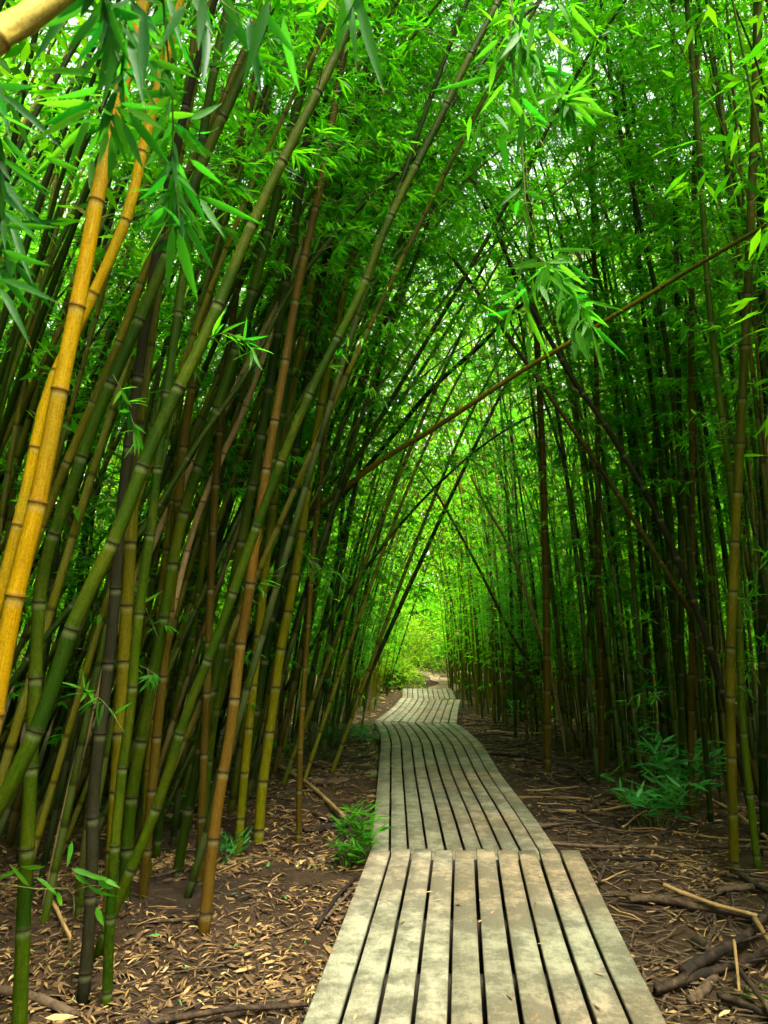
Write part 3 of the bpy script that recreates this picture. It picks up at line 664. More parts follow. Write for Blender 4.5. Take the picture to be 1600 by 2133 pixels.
# what each one is called: side, stretch of trail, colour, lean, then its order along that stretch
def words_of(f):
    side = 'left' if f['sgn'] < 0 else 'right'
    y = f['y']
    part = ('nearest boardwalk section' if y < 5.3 else 'near half of the curving boardwalk' if y < 9 else 'far half of the curving boardwalk' if y < 13.5
            else 'slanting boardwalk section' if y < 18.5 else 'last boardwalk section' if y < 22.5 else 'bright clearing')
    row = 'front-row' if f['u'] < .75 else 'second-row' if f['u'] < 1.6 else 'inner'
    lean = 'leaning' if f['lean'] > .13 else 'upright'
    return f"{lean} {f['col']} {row} cane, {side} thicket beside the {part}", f"bamboo canes of the {side} thicket"
byl = {}
for f in singles: byl.setdefault(words_of(f), []).append(f)
ORD = ['first', 'second', 'third', 'fourth', 'fifth', 'sixth', 'seventh', 'eighth', 'ninth', 'tenth', 'eleventh', 'twelfth', 'thirteenth', 'fourteenth', 'fifteenth', 'sixteenth', 'seventeenth', 'eighteenth', 'nineteenth', 'twentieth']
for (lab, grp), fs in byl.items():
    fs.sort(key=lambda f: f['y'])
    for i, f in enumerate(fs):
        l = lab if len(fs) == 1 else f"{'nearest' if i == 0 else ORD[min(i, 19)] + '-nearest'} {lab}"
        tag(f['o'], l, 'bamboo', grp)
    if len(fs) > 20:
        for f in fs[19:]: f['o']['label'] = 'farther ' + lab

# the rest of the thicket reads as one mass
def thicket(items, name, leaf_keep, leafm, wide):
    A, Lf = Acc(), Acc()
    for f in items:
        v, m = f['v'], np.array(f['m'])
        k = np.linspace(0, len(v['P']) - 1, 9).astype(int)
        P = v['P'][k] @ m[:3, :3].T + m[:3, 3]
        V, F3, F4, uv = tube(P, v['R'][k] * f['sc'], 4, False)
        A.add(V, None, F4, rng.random(), uv, int(rng.integers(0, 3)))
        S = v['S']; n = len(S['p']); keep = leaf_keep(f)
        idx = rng.choice(n, int(n * keep), replace=False)
        if len(idx):
            s2 = cut(S, idx); g = wide(f)
            s2['p'] = s2['p'] @ m[:3, :3].T + m[:3, 3]; s2['d'] = s2['d'] @ m[:3, :3].T; s2['n'] = unit(s2['n'] @ m[:3, :3].T); s2['l'] = s2['l'] * g ** .5; s2['w'] = s2['w'] * g
            leaves_into(Lf, s2, T_FAR)
    me = A.mesh('stalks', [DARK, OLIVE, GREEN], True, 'seg')
    o = tag(mobj(name, me), kind='stuff')
    if Lf.n: tag(mobj('foliage', Lf.mesh('foliage', [leafm], False), o), kind='stuff')
    print(name, len(items), 'canes', Lf.n // 4, 'leaves')
thicket(mass, 'bamboo_thicket', lambda f: (.115 if f['y'] < 11 else .07) if f['vis'] else .05, LEAF_FAR, lambda f: 2.5 if f['vis'] else 3.0)
# beyond the clearing
back = []
for _ in range(260):
    y = rng.uniform(36, 54); x = rng.uniform(-15, 17)
    if abs(x - 1.5) < 1.2 and y < 36: continue
    v = LEAFY[rng.integers(len(LEAFY))]
    f = dict(x=x, y=y, u=3, sgn=1, v=v, face=rng.uniform(0, 6.28), lean=abs(rng.normal(.05, .08)), sc=rng.uniform(.9, 1.5), vis=True); f['m'] = mat_of(f); back.append(f)
thicket(back, 'distant_bamboo', lambda f: .09, LEAF_FAR, lambda f: 1.9)

# the wood that closes the view beyond the clearing: leafy crowns too far to part
def far_wood():
    A = Acc()
    def zone(x0, x1, y0, y1, zmax, nclump, N, front, g=1.0, zmin=0.0):
        cx = rng.uniform(x0, x1, nclump); cyy = rng.uniform(y0, y1, nclump); top = zmax * rng.uniform(.6, 1, nclump)
        cz = zmin + (top - zmin).clip(.5) * rng.random(nclump) ** .8
        if front: cyy = y0 + (y1 - y0) * np.clip(cz / zmax * .7 + rng.normal(0, .18, nclump), 0, 1)
        k = rng.integers(0, nclump, N)
        p = np.stack([cx[k], cyy[k], cz[k]], -1) + rng.normal(0, 1, (N, 3)) * [1.3, 1.1, .8]; p[:, 2] = np.maximum(p[:, 2], .05) + ground_z(p[:, 0], p[:, 1])
        d = rng.normal(0, 1, (N, 3)); d[:, 2] -= .5
        leaves_into(A, dict(p=p, d=d, n=rng.normal(0, .6, (N, 3)) + [0, 0, 1], l=g * rng.uniform(.26, .46, N), w=g * rng.uniform(.032, .05, N)), T_FAR)
    zone(-30, 32, 35, 54, 31, 1500, 110000, True, 1.3); zone(-18, 22, 39, 50, 17, 700, 40000, False, 2.0)
    zone(14.5, 27, 4, 36, 27, 600, 30000, False, 1.35, 9)
    zone(-34, 36, 44, 58, 42, 1500, 42000, False, 2.3); zone(18, 30, 0, 40, 32, 600, 20000, False, 2.3)
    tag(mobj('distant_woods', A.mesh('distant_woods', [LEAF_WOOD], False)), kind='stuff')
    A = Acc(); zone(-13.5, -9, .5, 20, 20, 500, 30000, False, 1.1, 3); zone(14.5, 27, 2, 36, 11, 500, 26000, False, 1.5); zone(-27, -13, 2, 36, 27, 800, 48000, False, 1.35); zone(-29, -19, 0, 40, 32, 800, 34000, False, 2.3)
    tag(mobj('shade_toned_woods', A.mesh('shade_toned_woods', [LEAF_SHADE], False)), kind='stuff')  # left and lower right woods, their shade painted in by the darker leaf
far_wood()

# ------------------------------------------------------------------ single leaves on the branches nearest the camera
def leaf_mesh(bend, twist, mat):
    xs = [0, .05, .16, .34, .56, .78, .92, 1.0]; ws = [.10, .16, .78, 1.0, .86, .5, .2, 0.0]; V, U = [], []
    for x, w in zip(xs, ws):
        z = -bend * x * x; tw = twist * x
        for s_ in (-1, 0, 1): V.append((x, s_ * w * math.cos(tw), z)); U.append((s_ * w * .5 + .5, x))
    n = len(xs); i = (np.arange(n - 2)[:, None] * 3); j = np.arange(2)[None]
    F4 = np.stack([i + j, i + 3 + j, i + 4 + j, i + 1 + j], -1).reshape(-1, 4); b = (n - 2) * 3
    V = np.array(V[: (n - 1) * 3] + [V[(n - 1) * 3 + 1]]); U = np.array(U[: (n - 1) * 3] + [U[(n - 1) * 3 + 1]])
    F3 = np.array([[b, b + 3, b + 1], [b + 1, b + 3, b + 2]])
    V = np.array(V); fold = np.abs(np.tile([-1, 0, 1], n)[: len(V)]) * .012; V[:, 2] += fold
    return raw_mesh('leaf', V, [F3, F4], [mat], True, None, {'tone': np.full(len(V), .5)}, U)
def leaf_kit(mat): return [leaf_mesh(b, t, mat) for b, t in ((.05, 0), (.14, .3), (.26, -.2), (.38, .2), (-.06, .4))]
LEAF_HANG = leaf_mat('hanging_leaf', (0.006, 0.065, 0.010), (0.035, 0.16, 0.014), (0.010, 0.20, 0.010), (0.09, 0.42, 0.014), 0.40, 0.5, True, 0.14)
KIT_HANG = leaf_kit(LEAF_HANG)
KIT_NEAR, KIT_BLUE, KIT_SUN = leaf_kit(LEAF_NEAR), leaf_kit(LEAF_BLUE), leaf_kit(LEAF_SUN)

def put_leaf(kit, parent, off, p, d, nrm, L, W):
    d = unit(d); side = unit(np.cross(nrm, d)); nn = np.cross(d, side)
    o = mobj('leaf', kit[rng.integers(len(kit))], parent)
    m = np.eye(4); m[:3, 0] = d * L; m[:3, 1] = side * W; m[:3, 2] = nn * L; m[:3, 3] = np.asarray(p) - off
    o.matrix_local = Matrix(m.tolist()); return o
def twig_part(parent, off, P, r0, r1, name='branch', sides=5, mat=None, n=14):
    P = smooth_curve(np.asarray(P, float), n)
    V, F3, F4, uv = tube(P - off, np.linspace(r0, r1, n), sides); A = Acc(); A.add(V, F3, F4, .5, uv)
    return mobj(name, A.mesh(name, [mat or TWIG], True), parent), P
def px_leaves(kit, parent, off, rows, d, w=9, jit=.12):
    for r in rows:
        x0, y0, x1, y1 = r[:4]; wp = r[4] if len(r) > 4 else w; dd = d + rng.normal(0, jit)
        a, b = at(x0, y0, dd), at(x1, y1, dd + rng.normal(0, .05)); v = b - a
        nrm = unit(unit(CAM - a) + rng.normal(0, .35, 3)); put_leaf(kit, parent, off, a, v, nrm, np.linalg.norm(v), .8 * wp * dd / F_PX)
def loose_leaves(kit, parent, off, P, n, L, spread=1.1, down=.35, W=.0085):
    for i in range(n):
        f = rng.uniform(.15, 1); k = f * (len(P) - 1); q = P[int(k)] + (P[min(int(k) + 1, len(P) - 1)] - P[int(k)]) * (k % 1)
        t = unit(P[min(int(k) + 1, len(P) - 1)] - P[int(k)] + 1e-6)
        d = unit(t * .6 + rng.normal(0, spread, 3) * .6 + np.array([0, 0, -down])); l = L * rng.uniform(.7, 1.25)
        put_leaf(kit, parent, off, q, d, unit(np.array([0, 0, 1]) + rng.normal(0, .6, 3)), l, W * rng.uniform(.8, 1.25))

def near_left():
    pts = [(-1.95, .75, 0), (-1.5, .82, 1.5), at(-70, 135, 1.3), at(0, 82, 1.3), at(130, -15, 1.4), at(330, -150, 1.6), at(560, -190, 1.9), at(800, -120, 2.3), at(900, -60, 2.5)]
    P = smooth_curve(np.array([np.array(p) for p in pts]), 60); R = np.interp(np.linspace(0, 1, 60), [0, .45, 1], [.027, .024, .008])
    off = P[0]; root = empty('overhanging_bamboo', tuple(off), 'out of focus yellow cane cutting the top left corner, with long leaves hanging from it', 'bamboo', 'bamboo canes that stand out from the thicket')
    me, *_ = cane(P - off, R, 14, .42, np.random.default_rng(5), PALE_GOLD); mobj('stalk', me, root)
    b, T = twig_part(root, off, [at(200, -70, 1.5), at(215, 0, 1.52), at(235, 40, 1.55), at(240, 80, 1.55)], .0025, .001)
    px_leaves(KIT_HANG, b, off, [(250, 30, 228, 222, 15), (268, 60, 300, 205, 14), (205, 30, 132, 105, 12), (215, 40, 170, 158, 14), (180, 10, 88, 62, 12), (150, 5, 75, 115, 11), (225, 0, 255, 140, 14), (300, 20, 302, 200, 15), (190, -20, 120, 40, 13), (240, 60, 205, 180, 12), (270, 0, 340, 90, 12)], 1.55)
    loose_leaves(KIT_HANG, b, off, T, 14, .13)
    b, T = twig_part(root, off, [at(420, -170, 1.7), at(430, -60, 1.68), at(460, 0, 1.65), at(500, 30, 1.65)], .0025, .001)
    px_leaves(KIT_HANG, b, off, [(385, 10, 333, 95, 13), (425, -10, 412, 112, 13), (470, 15, 542, 142, 15), (520, 35, 528, 165, 13), (590, 30, 606, 205, 13), (432, 55, 425, 178, 11), (350, -15, 385, 95, 12), (560, -5, 518, 150, 14), (495, 10, 460, 130, 14), (540, 10, 600, 110, 12), (395, -30, 445, 70, 14), (610, -20, 585, 90, 13), (450, -40, 500, 60, 15), (370, 0, 300, 60, 13)], 1.66)
    b, T = twig_part(root, off, [at(690, -160, 2.1), at(715, -60, 2.0), at(735, -10, 1.95)], .0025, .001)
    px_leaves(KIT_HANG, b, off, [(727, -30, 700, 120, 15), (740, -20, 802, 207, 15), (760, -40, 730, 60, 12), (715, -30, 760, 95, 12)], 1.9, jit=.05)
    b, T = twig_part(root, off, [at(250, -110, 1.6), at(262, 20, 1.75), at(255, 130, 1.85), at(240, 210, 1.9), at(225, 260, 1.9)], .0035, .001)
    px_leaves(KIT_NEAR, b, off, [(215, 200, 65, 186), (200, 152, 68, 140), (195, 225, 58, 302, 10), (205, 240, 60, 372, 10), (190, 235, 140, 338), (260, 218, 352, 282, 12), (268, 235, 352, 346, 13), (242, 262, 230, 388, 15), (245, 214, 348, 230), (328, 140, 376, 203, 10), (318, 125, 402, 156), (95, 328, 172, 356, 9), (192, 330, 188, 400, 9), (285, 262, 268, 335, 9), (215, 180, 110, 215), (240, 190, 170, 110), (250, 180, 300, 90), (275, 200, 390, 190, 10), (230, 250, 180, 330, 10), (255, 250, 300, 360, 11), (200, 210, 90, 265, 10), (262, 150, 330, 110), (240, 230, 270, 330, 11), (180, 210, 75, 230), (225, 270, 205, 350)], 1.9)
    loose_leaves(KIT_HANG, b, off, T, 34, .13)
    b, T = twig_part(root, off, [at(330, -150, 1.7), at(345, 60, 1.9), at(360, 220, 2.0), at(360, 340, 2.05), at(372, 440, 2.05), at(375, 490, 2.05)], .0035, .001)
    px_leaves(KIT_NEAR, b, off, [(350, 360, 298, 432, 10), (362, 468, 346, 612, 12), (370, 478, 407, 630, 15), (395, 330, 466, 384, 10), (410, 405, 556, 470, 10), (415, 410, 468, 500, 10), (385, 300, 462, 330), (415, 275, 462, 284), (358, 390, 308, 472, 10), (345, 430, 283, 490, 9), (375, 360, 432, 472, 11), (378, 420, 436, 508, 11), (362, 260, 430, 330, 10), (355, 280, 300, 350, 10), (360, 330, 420, 420, 11), (350, 400, 330, 500, 12), (380, 450, 440, 560, 10), (345, 240, 410, 240), (365, 440, 400, 540, 12), (352, 450, 300, 560, 11), (372, 380, 350, 480, 12), (355, 200, 300, 250), (395, 250, 460, 220)], 2.03)
    loose_leaves(KIT_HANG, b, off, T, 40, .13)
    b, T = twig_part(root, off, [at(-60, 20, 1.5), at(-40, 150, 1.7), at(-10, 300, 1.8), at(5, 420, 1.85), at(10, 560, 1.9)], .003, .001)
    px_leaves(KIT_HANG, b, off, [(-15, 140, 22, 300, 11), (0, 195, 112, 262, 11), (5, 280, 62, 352, 12), (20, 210, 70, 330), (0, 370, 62, 444, 11), (-12, 330, 4, 395, 9), (0, 420, 55, 560, 11), (5, 470, 128, 474, 9), (8, 440, 78, 492, 9), (0, 560, 62, 655, 10), (30, 545, 112, 652, 10), (0, 480, 100, 440, 9), (-5, 240, 60, 200), (-10, 400, 100, 470, 10), (0, 520, 105, 560, 10), (0, 600, 55, 680, 10), (10, 330, 90, 400, 10), (-10, 180, 80, 180, 9), (0, 580, 110, 610, 10), (20, 450, 70, 600, 10)], 1.85)
    loose_leaves(KIT_HANG, b, off, T, 36, .13)
near_left()

def near_right():
    pts = [(2.5, 1.2, 0), (2.35, 1.45, 2.2), (2.0, 1.8, 4.0), at(1320, -520, 2.9), at(1150, -330, 2.85), at(1080, -120, 2.8), at(1062, 60, 2.75), at(1075, 200, 2.7), at(1096, 330, 2.65), at(1095, 430, 2.62), at(1118, 540, 2.6), at(1190, 620, 2.6), at(1232, 690, 2.6)]
    P = smooth_curve(np.array([np.array(p) for p in pts]), 90); R = np.interp(np.linspace(0, 1, 90), [0, .3, .5, 1], [.016, .012, .0045, .0012])
    off = P[0]; root = empty('drooping_bamboo', tuple(off), 'slender bamboo tip drooping from top centre right with bright close leaves', 'bamboo', 'bamboo canes that stand out from the thicket')
    me, *_ = cane(P - off, R, 8, .3, np.random.default_rng(6), GREEN, False); mobj('stalk', me, root)
    b, T = twig_part(root, off, [at(1062, 0, 2.75), at(1075, 60, 2.73), at(1110, 120, 2.7), at(1165, 200, 2.68), at(1190, 215, 2.68)], .002, .0008)
    px_leaves(KIT_NEAR, b, off, [(1095, 5, 1075, 57), (1155, 10, 1138, 97), (1160, 5, 1202, 46), (1185, 15, 1247, 82), (1193, 58, 1218, 99), (1165, 88, 1170, 178), (1120, 92, 1130, 148), (1050, 125, 1086, 178, 8), (1030, 125, 1022, 192, 8), (1085, 130, 1113, 232, 9), (1060, 200, 1107, 268, 9), (1045, 272, 1056, 375, 10), (1030, 238, 1062, 266, 8), (980, 240, 974, 298, 6), (1000, 258, 990, 302, 6), (1170, 215, 1228, 204), (1178, 215, 1292, 247, 8), (1195, 215, 1242, 262), (1170, 228, 1196, 292), (1125, 255, 1172, 238), (1012, 160, 922, 192, 7), (1090, 60, 1040, 130, 9), (1075, 30, 1130, 80, 8), (1070, 90, 1020, 140, 9), (1100, 120, 1150, 180, 8), (1080, 170, 1060, 260, 9), (1130, 140, 1200, 160, 7), (1140, 170, 1120, 260, 8), (1085, 200, 1140, 270, 8), (1060, 20, 1010, 60, 8), (1110, 40, 1100, 130, 9), (1140, 60, 1190, 130, 7), (1050, 170, 1000, 240, 7), (1175, 160, 1240, 200, 7), (1075, 240, 1035, 310, 7), (1090, 230, 1080, 330, 8), (1205, 190, 1260, 240, 7), (1040, 80, 985, 130, 7)], 2.7, 7, .16)
    loose_leaves(KIT_NEAR, b, off, T, 90, .115)
    b, T = twig_part(root, off, [at(1096, 330, 2.65), at(1100, 400, 2.63), at(1108, 430, 2.62)], .0015, .0007)
    px_leaves(KIT_NEAR, b, off, [(1085, 400, 1132, 395), (1105, 422, 1152, 454), (1090, 425, 1095, 468), (1100, 450, 1100, 506), (1080, 415, 1072, 460), (1095, 400, 1145, 420), (1090, 440, 1120, 480), (1085, 390, 1045, 420)], 2.62, 6, .05)
    b, T = twig_part(root, off, [at(1100, 470, 2.6), at(1085, 560, 2.6), at(1070, 630, 2.6), at(1045, 660, 2.6)], .0015, .0007)
    px_leaves(KIT_NEAR, b, off, [(1100, 695, 1103, 762, 7), (1050, 665, 1004, 630), (1070, 645, 1000, 670), (1040, 675, 1035, 720), (1065, 640, 1050, 700), (1080, 600, 1030, 640), (1085, 600, 1120, 690, 7), (1095, 640, 1142, 756, 7), (1060, 610, 1010, 610), (1075, 580, 1110, 640)], 2.6, 6, .07)
    b, T = twig_part(root, off, [at(1115, 530, 2.6), at(1150, 560, 2.58), at(1200, 620, 2.58), at(1235, 685, 2.58)], .0015, .0007)
    px_leaves(KIT_NEAR, b, off, [(1115, 530, 1147, 520), (1150, 522, 1238, 518, 5), (1155, 532, 1192, 540), (1160, 545, 1222, 607, 7), (1185, 550, 1242, 597), (1120, 555, 1182, 582), (1125, 592, 1146, 638, 8), (1110, 578, 1108, 648, 7), (1095, 598, 1068, 632), (1210, 625, 1314, 644, 5), (1220, 630, 1246, 668, 7), (1150, 610, 1202, 657), (1195, 683, 1200, 748, 9), (1200, 686, 1223, 752, 9), (1225, 680, 1222, 733, 8), (1230, 675, 1306, 746, 6), (1235, 690, 1266, 798, 6), (1130, 560, 1110, 620, 7), (1140, 570, 1190, 620, 7), (1170, 600, 1160, 680, 7), (1180, 620, 1240, 640, 6), (1120, 540, 1060, 560, 6), (1145, 545, 1125, 620, 8), (1160, 590, 1210, 650, 7), (1205, 650, 1180, 700, 7), (1215, 640, 1270, 680, 6), (1135, 530, 1185, 510, 5)], 2.6, 6, .10)
    loose_leaves(KIT_NEAR, b, off, T, 60, .105)
near_right()

# leafy side shoots low on single canes
def side_shoot(root, px, py, d, ex, ey, n, L=.13):
    off = np.array(root.location); a = at(px, py, d); e = at(ex, ey, d - .1)
    b, P = twig_part(root, off, [a, (a + e) / 2 + [0, 0, .05], e], .003, .001)
    loose_leaves(KIT_NEAR if L < .16 else KIT_NEAR, b, off, P, n, L)
byname = {r['label']: r for r in CANES}
def cane_of(txt): return next(r for l, r in byname.items() if txt in l)
side_shoot(cane_of('long green cane leaning far right'), 425, 705, 3.4, 530, 730, 22)
side_shoot(cane_of('tall green cane standing'), 235, 780, 3.8, 290, 930, 20)
side_shoot(cane_of('straight green cane'), 262, 1530, 3.75, 160, 1430, 16)
side_shoot(cane_of('slim green cane left'), 500, 1275, 5.2, 590, 1180, 12)
side_shoot(cane_of('yellow green cane with a pale streak'), 618, 1200, 6.6, 720, 1200, 34)
side_shoot(cane_of('yellow green cane with a pale streak'), 622, 1140, 6.6, 700, 1255, 30)
side_shoot(cane_of('long arched green cane'), 655, 800, 5.2, 760, 700, 18)
side_shoot(cane_of('brown orange cane'), 640, 505, 5.3, 760, 480, 26)
side_shoot(cane_of('brown orange cane'), 665, 400, 5.3, 740, 300, 22)
side_shoot(cane_of('slimmer olive cane'), 345, 455, 4.3, 480, 480, 22)
side_shoot(cane_of('mossy green cane'), 330, 1330, 4.9, 250, 1180, 12)
side_shoot(cane_of('green cane behind the leafy shrub'), 1372, 1300, 7.0, 1310, 1290, 16)
side_shoot(cane_of('green cane behind the leafy shrub'), 1380, 1450, 7.0, 1300, 1460, 18)
side_shoot(cane_of('slimmer green cane just right'), 1540, 1330, 5.8, 1595, 1150, 26)
side_shoot(cane_of('slimmer green cane just right'), 1548, 1480, 5.8, 1600, 1300, 22)
side_shoot(cane_of('olive green cane with dark'), 1545, 880, 5.9, 1480, 900, 12)
side_shoot(cane_of('olive green cane with dark'), 1540, 930, 5.9, 1440, 860, 12)

# ------------------------------------------------------------------ shrubs and shoots on the forest floor
def shrub(name, label, cat, x, y, h, spread, stems, per, L, kit, group='young plants on the forest floor', droop=.35, W=None):
    z = float(ground_z(x, y)); root = empty(name, (x, y, z), label, cat, group); off = np.array([x, y, z])
    for i in range(stems):
        a = rng.uniform(0, 6.283); s = spread * math.sqrt(rng.random()); hh = h * rng.uniform(.55, 1.05)
        b0 = off + [math.cos(a) * s * .25, math.sin(a) * s * .25, -.03]; e = off + [math.cos(a) * s, math.sin(a) * s, hh]
        st, P = twig_part(root, off, [b0, (b0 + e) / 2 + [0, 0, hh * .12], e], .005 * (h / .8) ** .5, .0012, 'stem', 4, None, 8)
        for k in range(per):
            f = .35 + .65 * (k + .5) / per; q = P[min(int(f * 7), 7)]
            for j in range(1):
                an = rng.uniform(0, 6.283); d = unit(np.array([math.cos(an), math.sin(an), rng.uniform(-.35, .6)]) + .3 * unit(e - b0))
                l = L * rng.uniform(.7, 1.25); put_leaf(kit, st, off, q, d, unit(np.array([0, 0, 1]) + rng.normal(0, .45, 3)), l, (W or L * .075) * rng.uniform(.8, 1.3))
    return root
def g(px, py): p = on_z(px, py, 0.0); return p[0], p[1]
x, y = g(1425, 1690); shrub('bamboo_shrub', 'leafy blue green bamboo shrub at the foot of the right thicket', 'shrub', x, y, .85, .52, 17, 11, .22, KIT_BLUE)
x, y = g(1365, 1735); shrub('bamboo_shrub', 'lower blue green shrub crouching left of the big one', 'shrub', x, y, .55, .48, 13, 10, .21, KIT_BLUE)
x, y = g(1302, 1690); shrub('bamboo_sprout', 'single bright green sprout left of the blue green shrub', 'sprout', x, y, .22, .06, 2, 4, .17, KIT_NEAR, W=.02)
x, y = g(752, 1800); shrub('grass_tuft', 'bright green bladed tuft against the step of the boardwalk', 'plant', x, y, .50, .22, 16, 8, .16, KIT_NEAR)
x, y = g(735, 1800); shrub('grass_tuft', 'smaller tuft in front of the bright one at the boardwalk step', 'plant', x - .05, y - .1, .26, .2, 9, 6, .13, KIT_NEAR)
for (px, py, lab) in ((675, 1540, 'low grassy patch nearest the thicket, left of the boardwalk bend'), (715, 1545, 'low grassy patch in the middle, left of the boardwalk bend'), (758, 1540, 'low grassy patch touching the boardwalk bend on its left')):
    x, y = g(px, py); shrub('grass_patch', lab, 'plant', x, y, .28, .35, 18, 5, .17, KIT_BLUE)
x, y = g(690, 1492); shrub('bamboo_shrub', 'ferny green clump at the left thicket edge beyond the bare dirt', 'shrub', x, y, .95, .45, 16, 9, .26, KIT_BLUE)
x, y = g(1085, 1485); shrub('bamboo_shrub', 'small dark clump under the far right canes', 'shrub', x, y, .5, .35, 8, 7, .24, KIT_BLUE)
x, y = g(1345, 1650); shrub('bamboo_sapling', 'tall thin sapling with leaf fans before the dark right thicket', 'sapling', x, y, 1.9, .22, 3, 22, .20, KIT_BLUE)
x, y = g(475, 1790); shrub('grass_tuft', 'small dark green tuft at the foot of the left canes', 'plant', x, y, .26, .16, 8, 5, .14, KIT_BLUE)
x, y = g(385, 1720); shrub('bamboo_sprout', 'green shoot with broad leaves among the left cane feet', 'sprout', x, y, .4, .12, 3, 5, .16, KIT_NEAR, W=.014)
x, y = g(595, 1575); shrub('grass_tuft', 'yellow green tuft on the brown dirt by the left canes', 'plant', x, y, .2, .15, 7, 5, .15, KIT_NEAR)
x, y = g(1590, 2110); shrub('bamboo_sprout', 'tiny pale shoot among the sticks at lower right corner', 'sprout', x, y, .12, .04, 2, 3, .11, KIT_NEAR)

def seedling():
    b = on_z(150, 2040, 0); d = 3.2; off = np.array([b[0], b[1], float(ground_z(b[0], b[1]))])
    root = empty('bamboo_seedling', tuple(off), 'bright green seedling twig reaching across the lower left canes', 'seedling', 'young plants on the forest floor')
    s1, P = twig_part(root, off, [off - [0, 0, .03], at(150, 1950, 3.0), at(150, 1858, 2.9), at(80, 1852, 2.8), at(-10, 1838, 2.75)], .003, .001, 'stem', 5)
    px_leaves(KIT_NEAR, s1, off, [(95, 1805, 15, 1813, 5), (40, 1808, -20, 1845, 5), (75, 1828, 132, 1858, 6), (60, 1845, 20, 1800, 5), (120, 1855, 130, 1905, 6)], 2.8, jit=.05)
    s2, P = twig_part(root, off, [at(150, 1858, 2.9), at(190, 1845, 2.85), at(235, 1850, 2.8)], .002, .001, 'stem', 4)
    px_leaves(KIT_NEAR, s2, off, [(150, 1810, 207, 1826, 7), (155, 1822, 195, 1847, 6), (210, 1828, 250, 1846, 6), (205, 1832, 232, 1860, 8), (185, 1845, 225, 1880, 6), (150, 1752, 141, 1806, 7), (175, 1820, 245, 1838, 6), (200, 1890, 215, 1930, 9)], 2.8, jit=.05)
seedling()

# ------------------------------------------------------------------ the bright clearing at the trail's end
def bush(label, x, y, h, w, n, kit_mat, L=.16, name='clearing_shrub', cat='shrub', group='shrubs in the clearing'):
    z = float(ground_z(x, y)); root = empty(name, (x, y, z), label, cat, group); A, Sx = Acc(), Acc()
    k = 26; c = np.stack([rng.normal(0, w * .42, k), rng.normal(0, w * .42, k), h * (.25 + .75 * rng.random(k))], -1); c[:, :2] *= (1.15 - .6 * c[:, 2:3] / h)
    i = rng.integers(0, k, n); p = c[i] + rng.normal(0, .16 * w, (n, 3)); p[:, 2] = np.abs(p[:, 2])
    d = unit(p - [0, 0, h * .4]) + rng.normal(0, .5, (n, 3)); d[:, 2] -= .2
    leaves_into(A, dict(p=p, d=d, n=rng.normal(0, .5, (n, 3)) + [0, 0, 1], l=L * rng.uniform(.7, 1.3, n), w=L * .16 * rng.uniform(.8, 1.2, n)), T_MID)
    tag(mobj('foliage', A.mesh('foliage', [kit_mat], False), root), kind='stuff')
    for q in c[:9]:
        P = smooth_curve(np.array([[0, 0, -.05], q * .5 + [0, 0, .05 * h], q]), 6); V, F3, F4, uv = tube(P, np.linspace(.012 * h, .003, 6), 4, False); Sx.add(V, None, F4, .5, uv)
    mobj('stem', Sx.mesh('stem', [TWIG], True), root)
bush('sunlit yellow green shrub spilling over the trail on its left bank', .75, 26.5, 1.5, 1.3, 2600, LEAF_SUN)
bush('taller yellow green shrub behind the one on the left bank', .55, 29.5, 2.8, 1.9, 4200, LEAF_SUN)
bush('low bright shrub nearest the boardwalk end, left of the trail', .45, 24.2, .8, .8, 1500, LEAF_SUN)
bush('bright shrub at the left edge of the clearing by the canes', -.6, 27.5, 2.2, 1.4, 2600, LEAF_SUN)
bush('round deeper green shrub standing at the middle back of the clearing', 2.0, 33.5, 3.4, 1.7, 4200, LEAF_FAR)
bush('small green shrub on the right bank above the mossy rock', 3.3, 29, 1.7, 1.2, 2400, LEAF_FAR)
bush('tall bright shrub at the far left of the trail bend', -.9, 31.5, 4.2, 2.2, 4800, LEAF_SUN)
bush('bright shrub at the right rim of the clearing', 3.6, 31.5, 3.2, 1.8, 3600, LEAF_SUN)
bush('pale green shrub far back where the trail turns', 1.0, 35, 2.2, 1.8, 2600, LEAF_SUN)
def rock(label, x, y, r, sx=1.3, sz=.7):
    import bmesh
    bm = bmesh.new(); bmesh.ops.create_icosphere(bm, subdivisions=3, radius=1)
    o3 = rng.uniform(0, 50)
    for v in bm.verts:
        c = v.co; f = .78 + .45 * float(vnoise(c.x * 1.6 + o3, c.y * 1.6 + c.z * 1.3, 5)) + .15 * float(vnoise(c.x * 5 + o3, c.y * 5 + c.z * 4, 6)); v.co = Vector((c.x * f * sx * r, c.y * f * r, c.z * f * sz * r))
    me = bpy.data.meshes.new('rock'); bm.to_mesh(me); bm.free(); me.materials.append(ROCK); o = mobj('rock', me); o.location = (x, y, float(ground_z(x, y)) + r * .15); tag(o, label, 'rock', 'rocks by the trail')
rock('brown mossy rock at the right of the trail bend', 2.95, 26.6, .42); rock('smaller brown rock behind the mossy one', 3.0, 28.2, .34); rock('stone lying left of the boardwalk beyond the tuft', *g(775, 1612), .10)

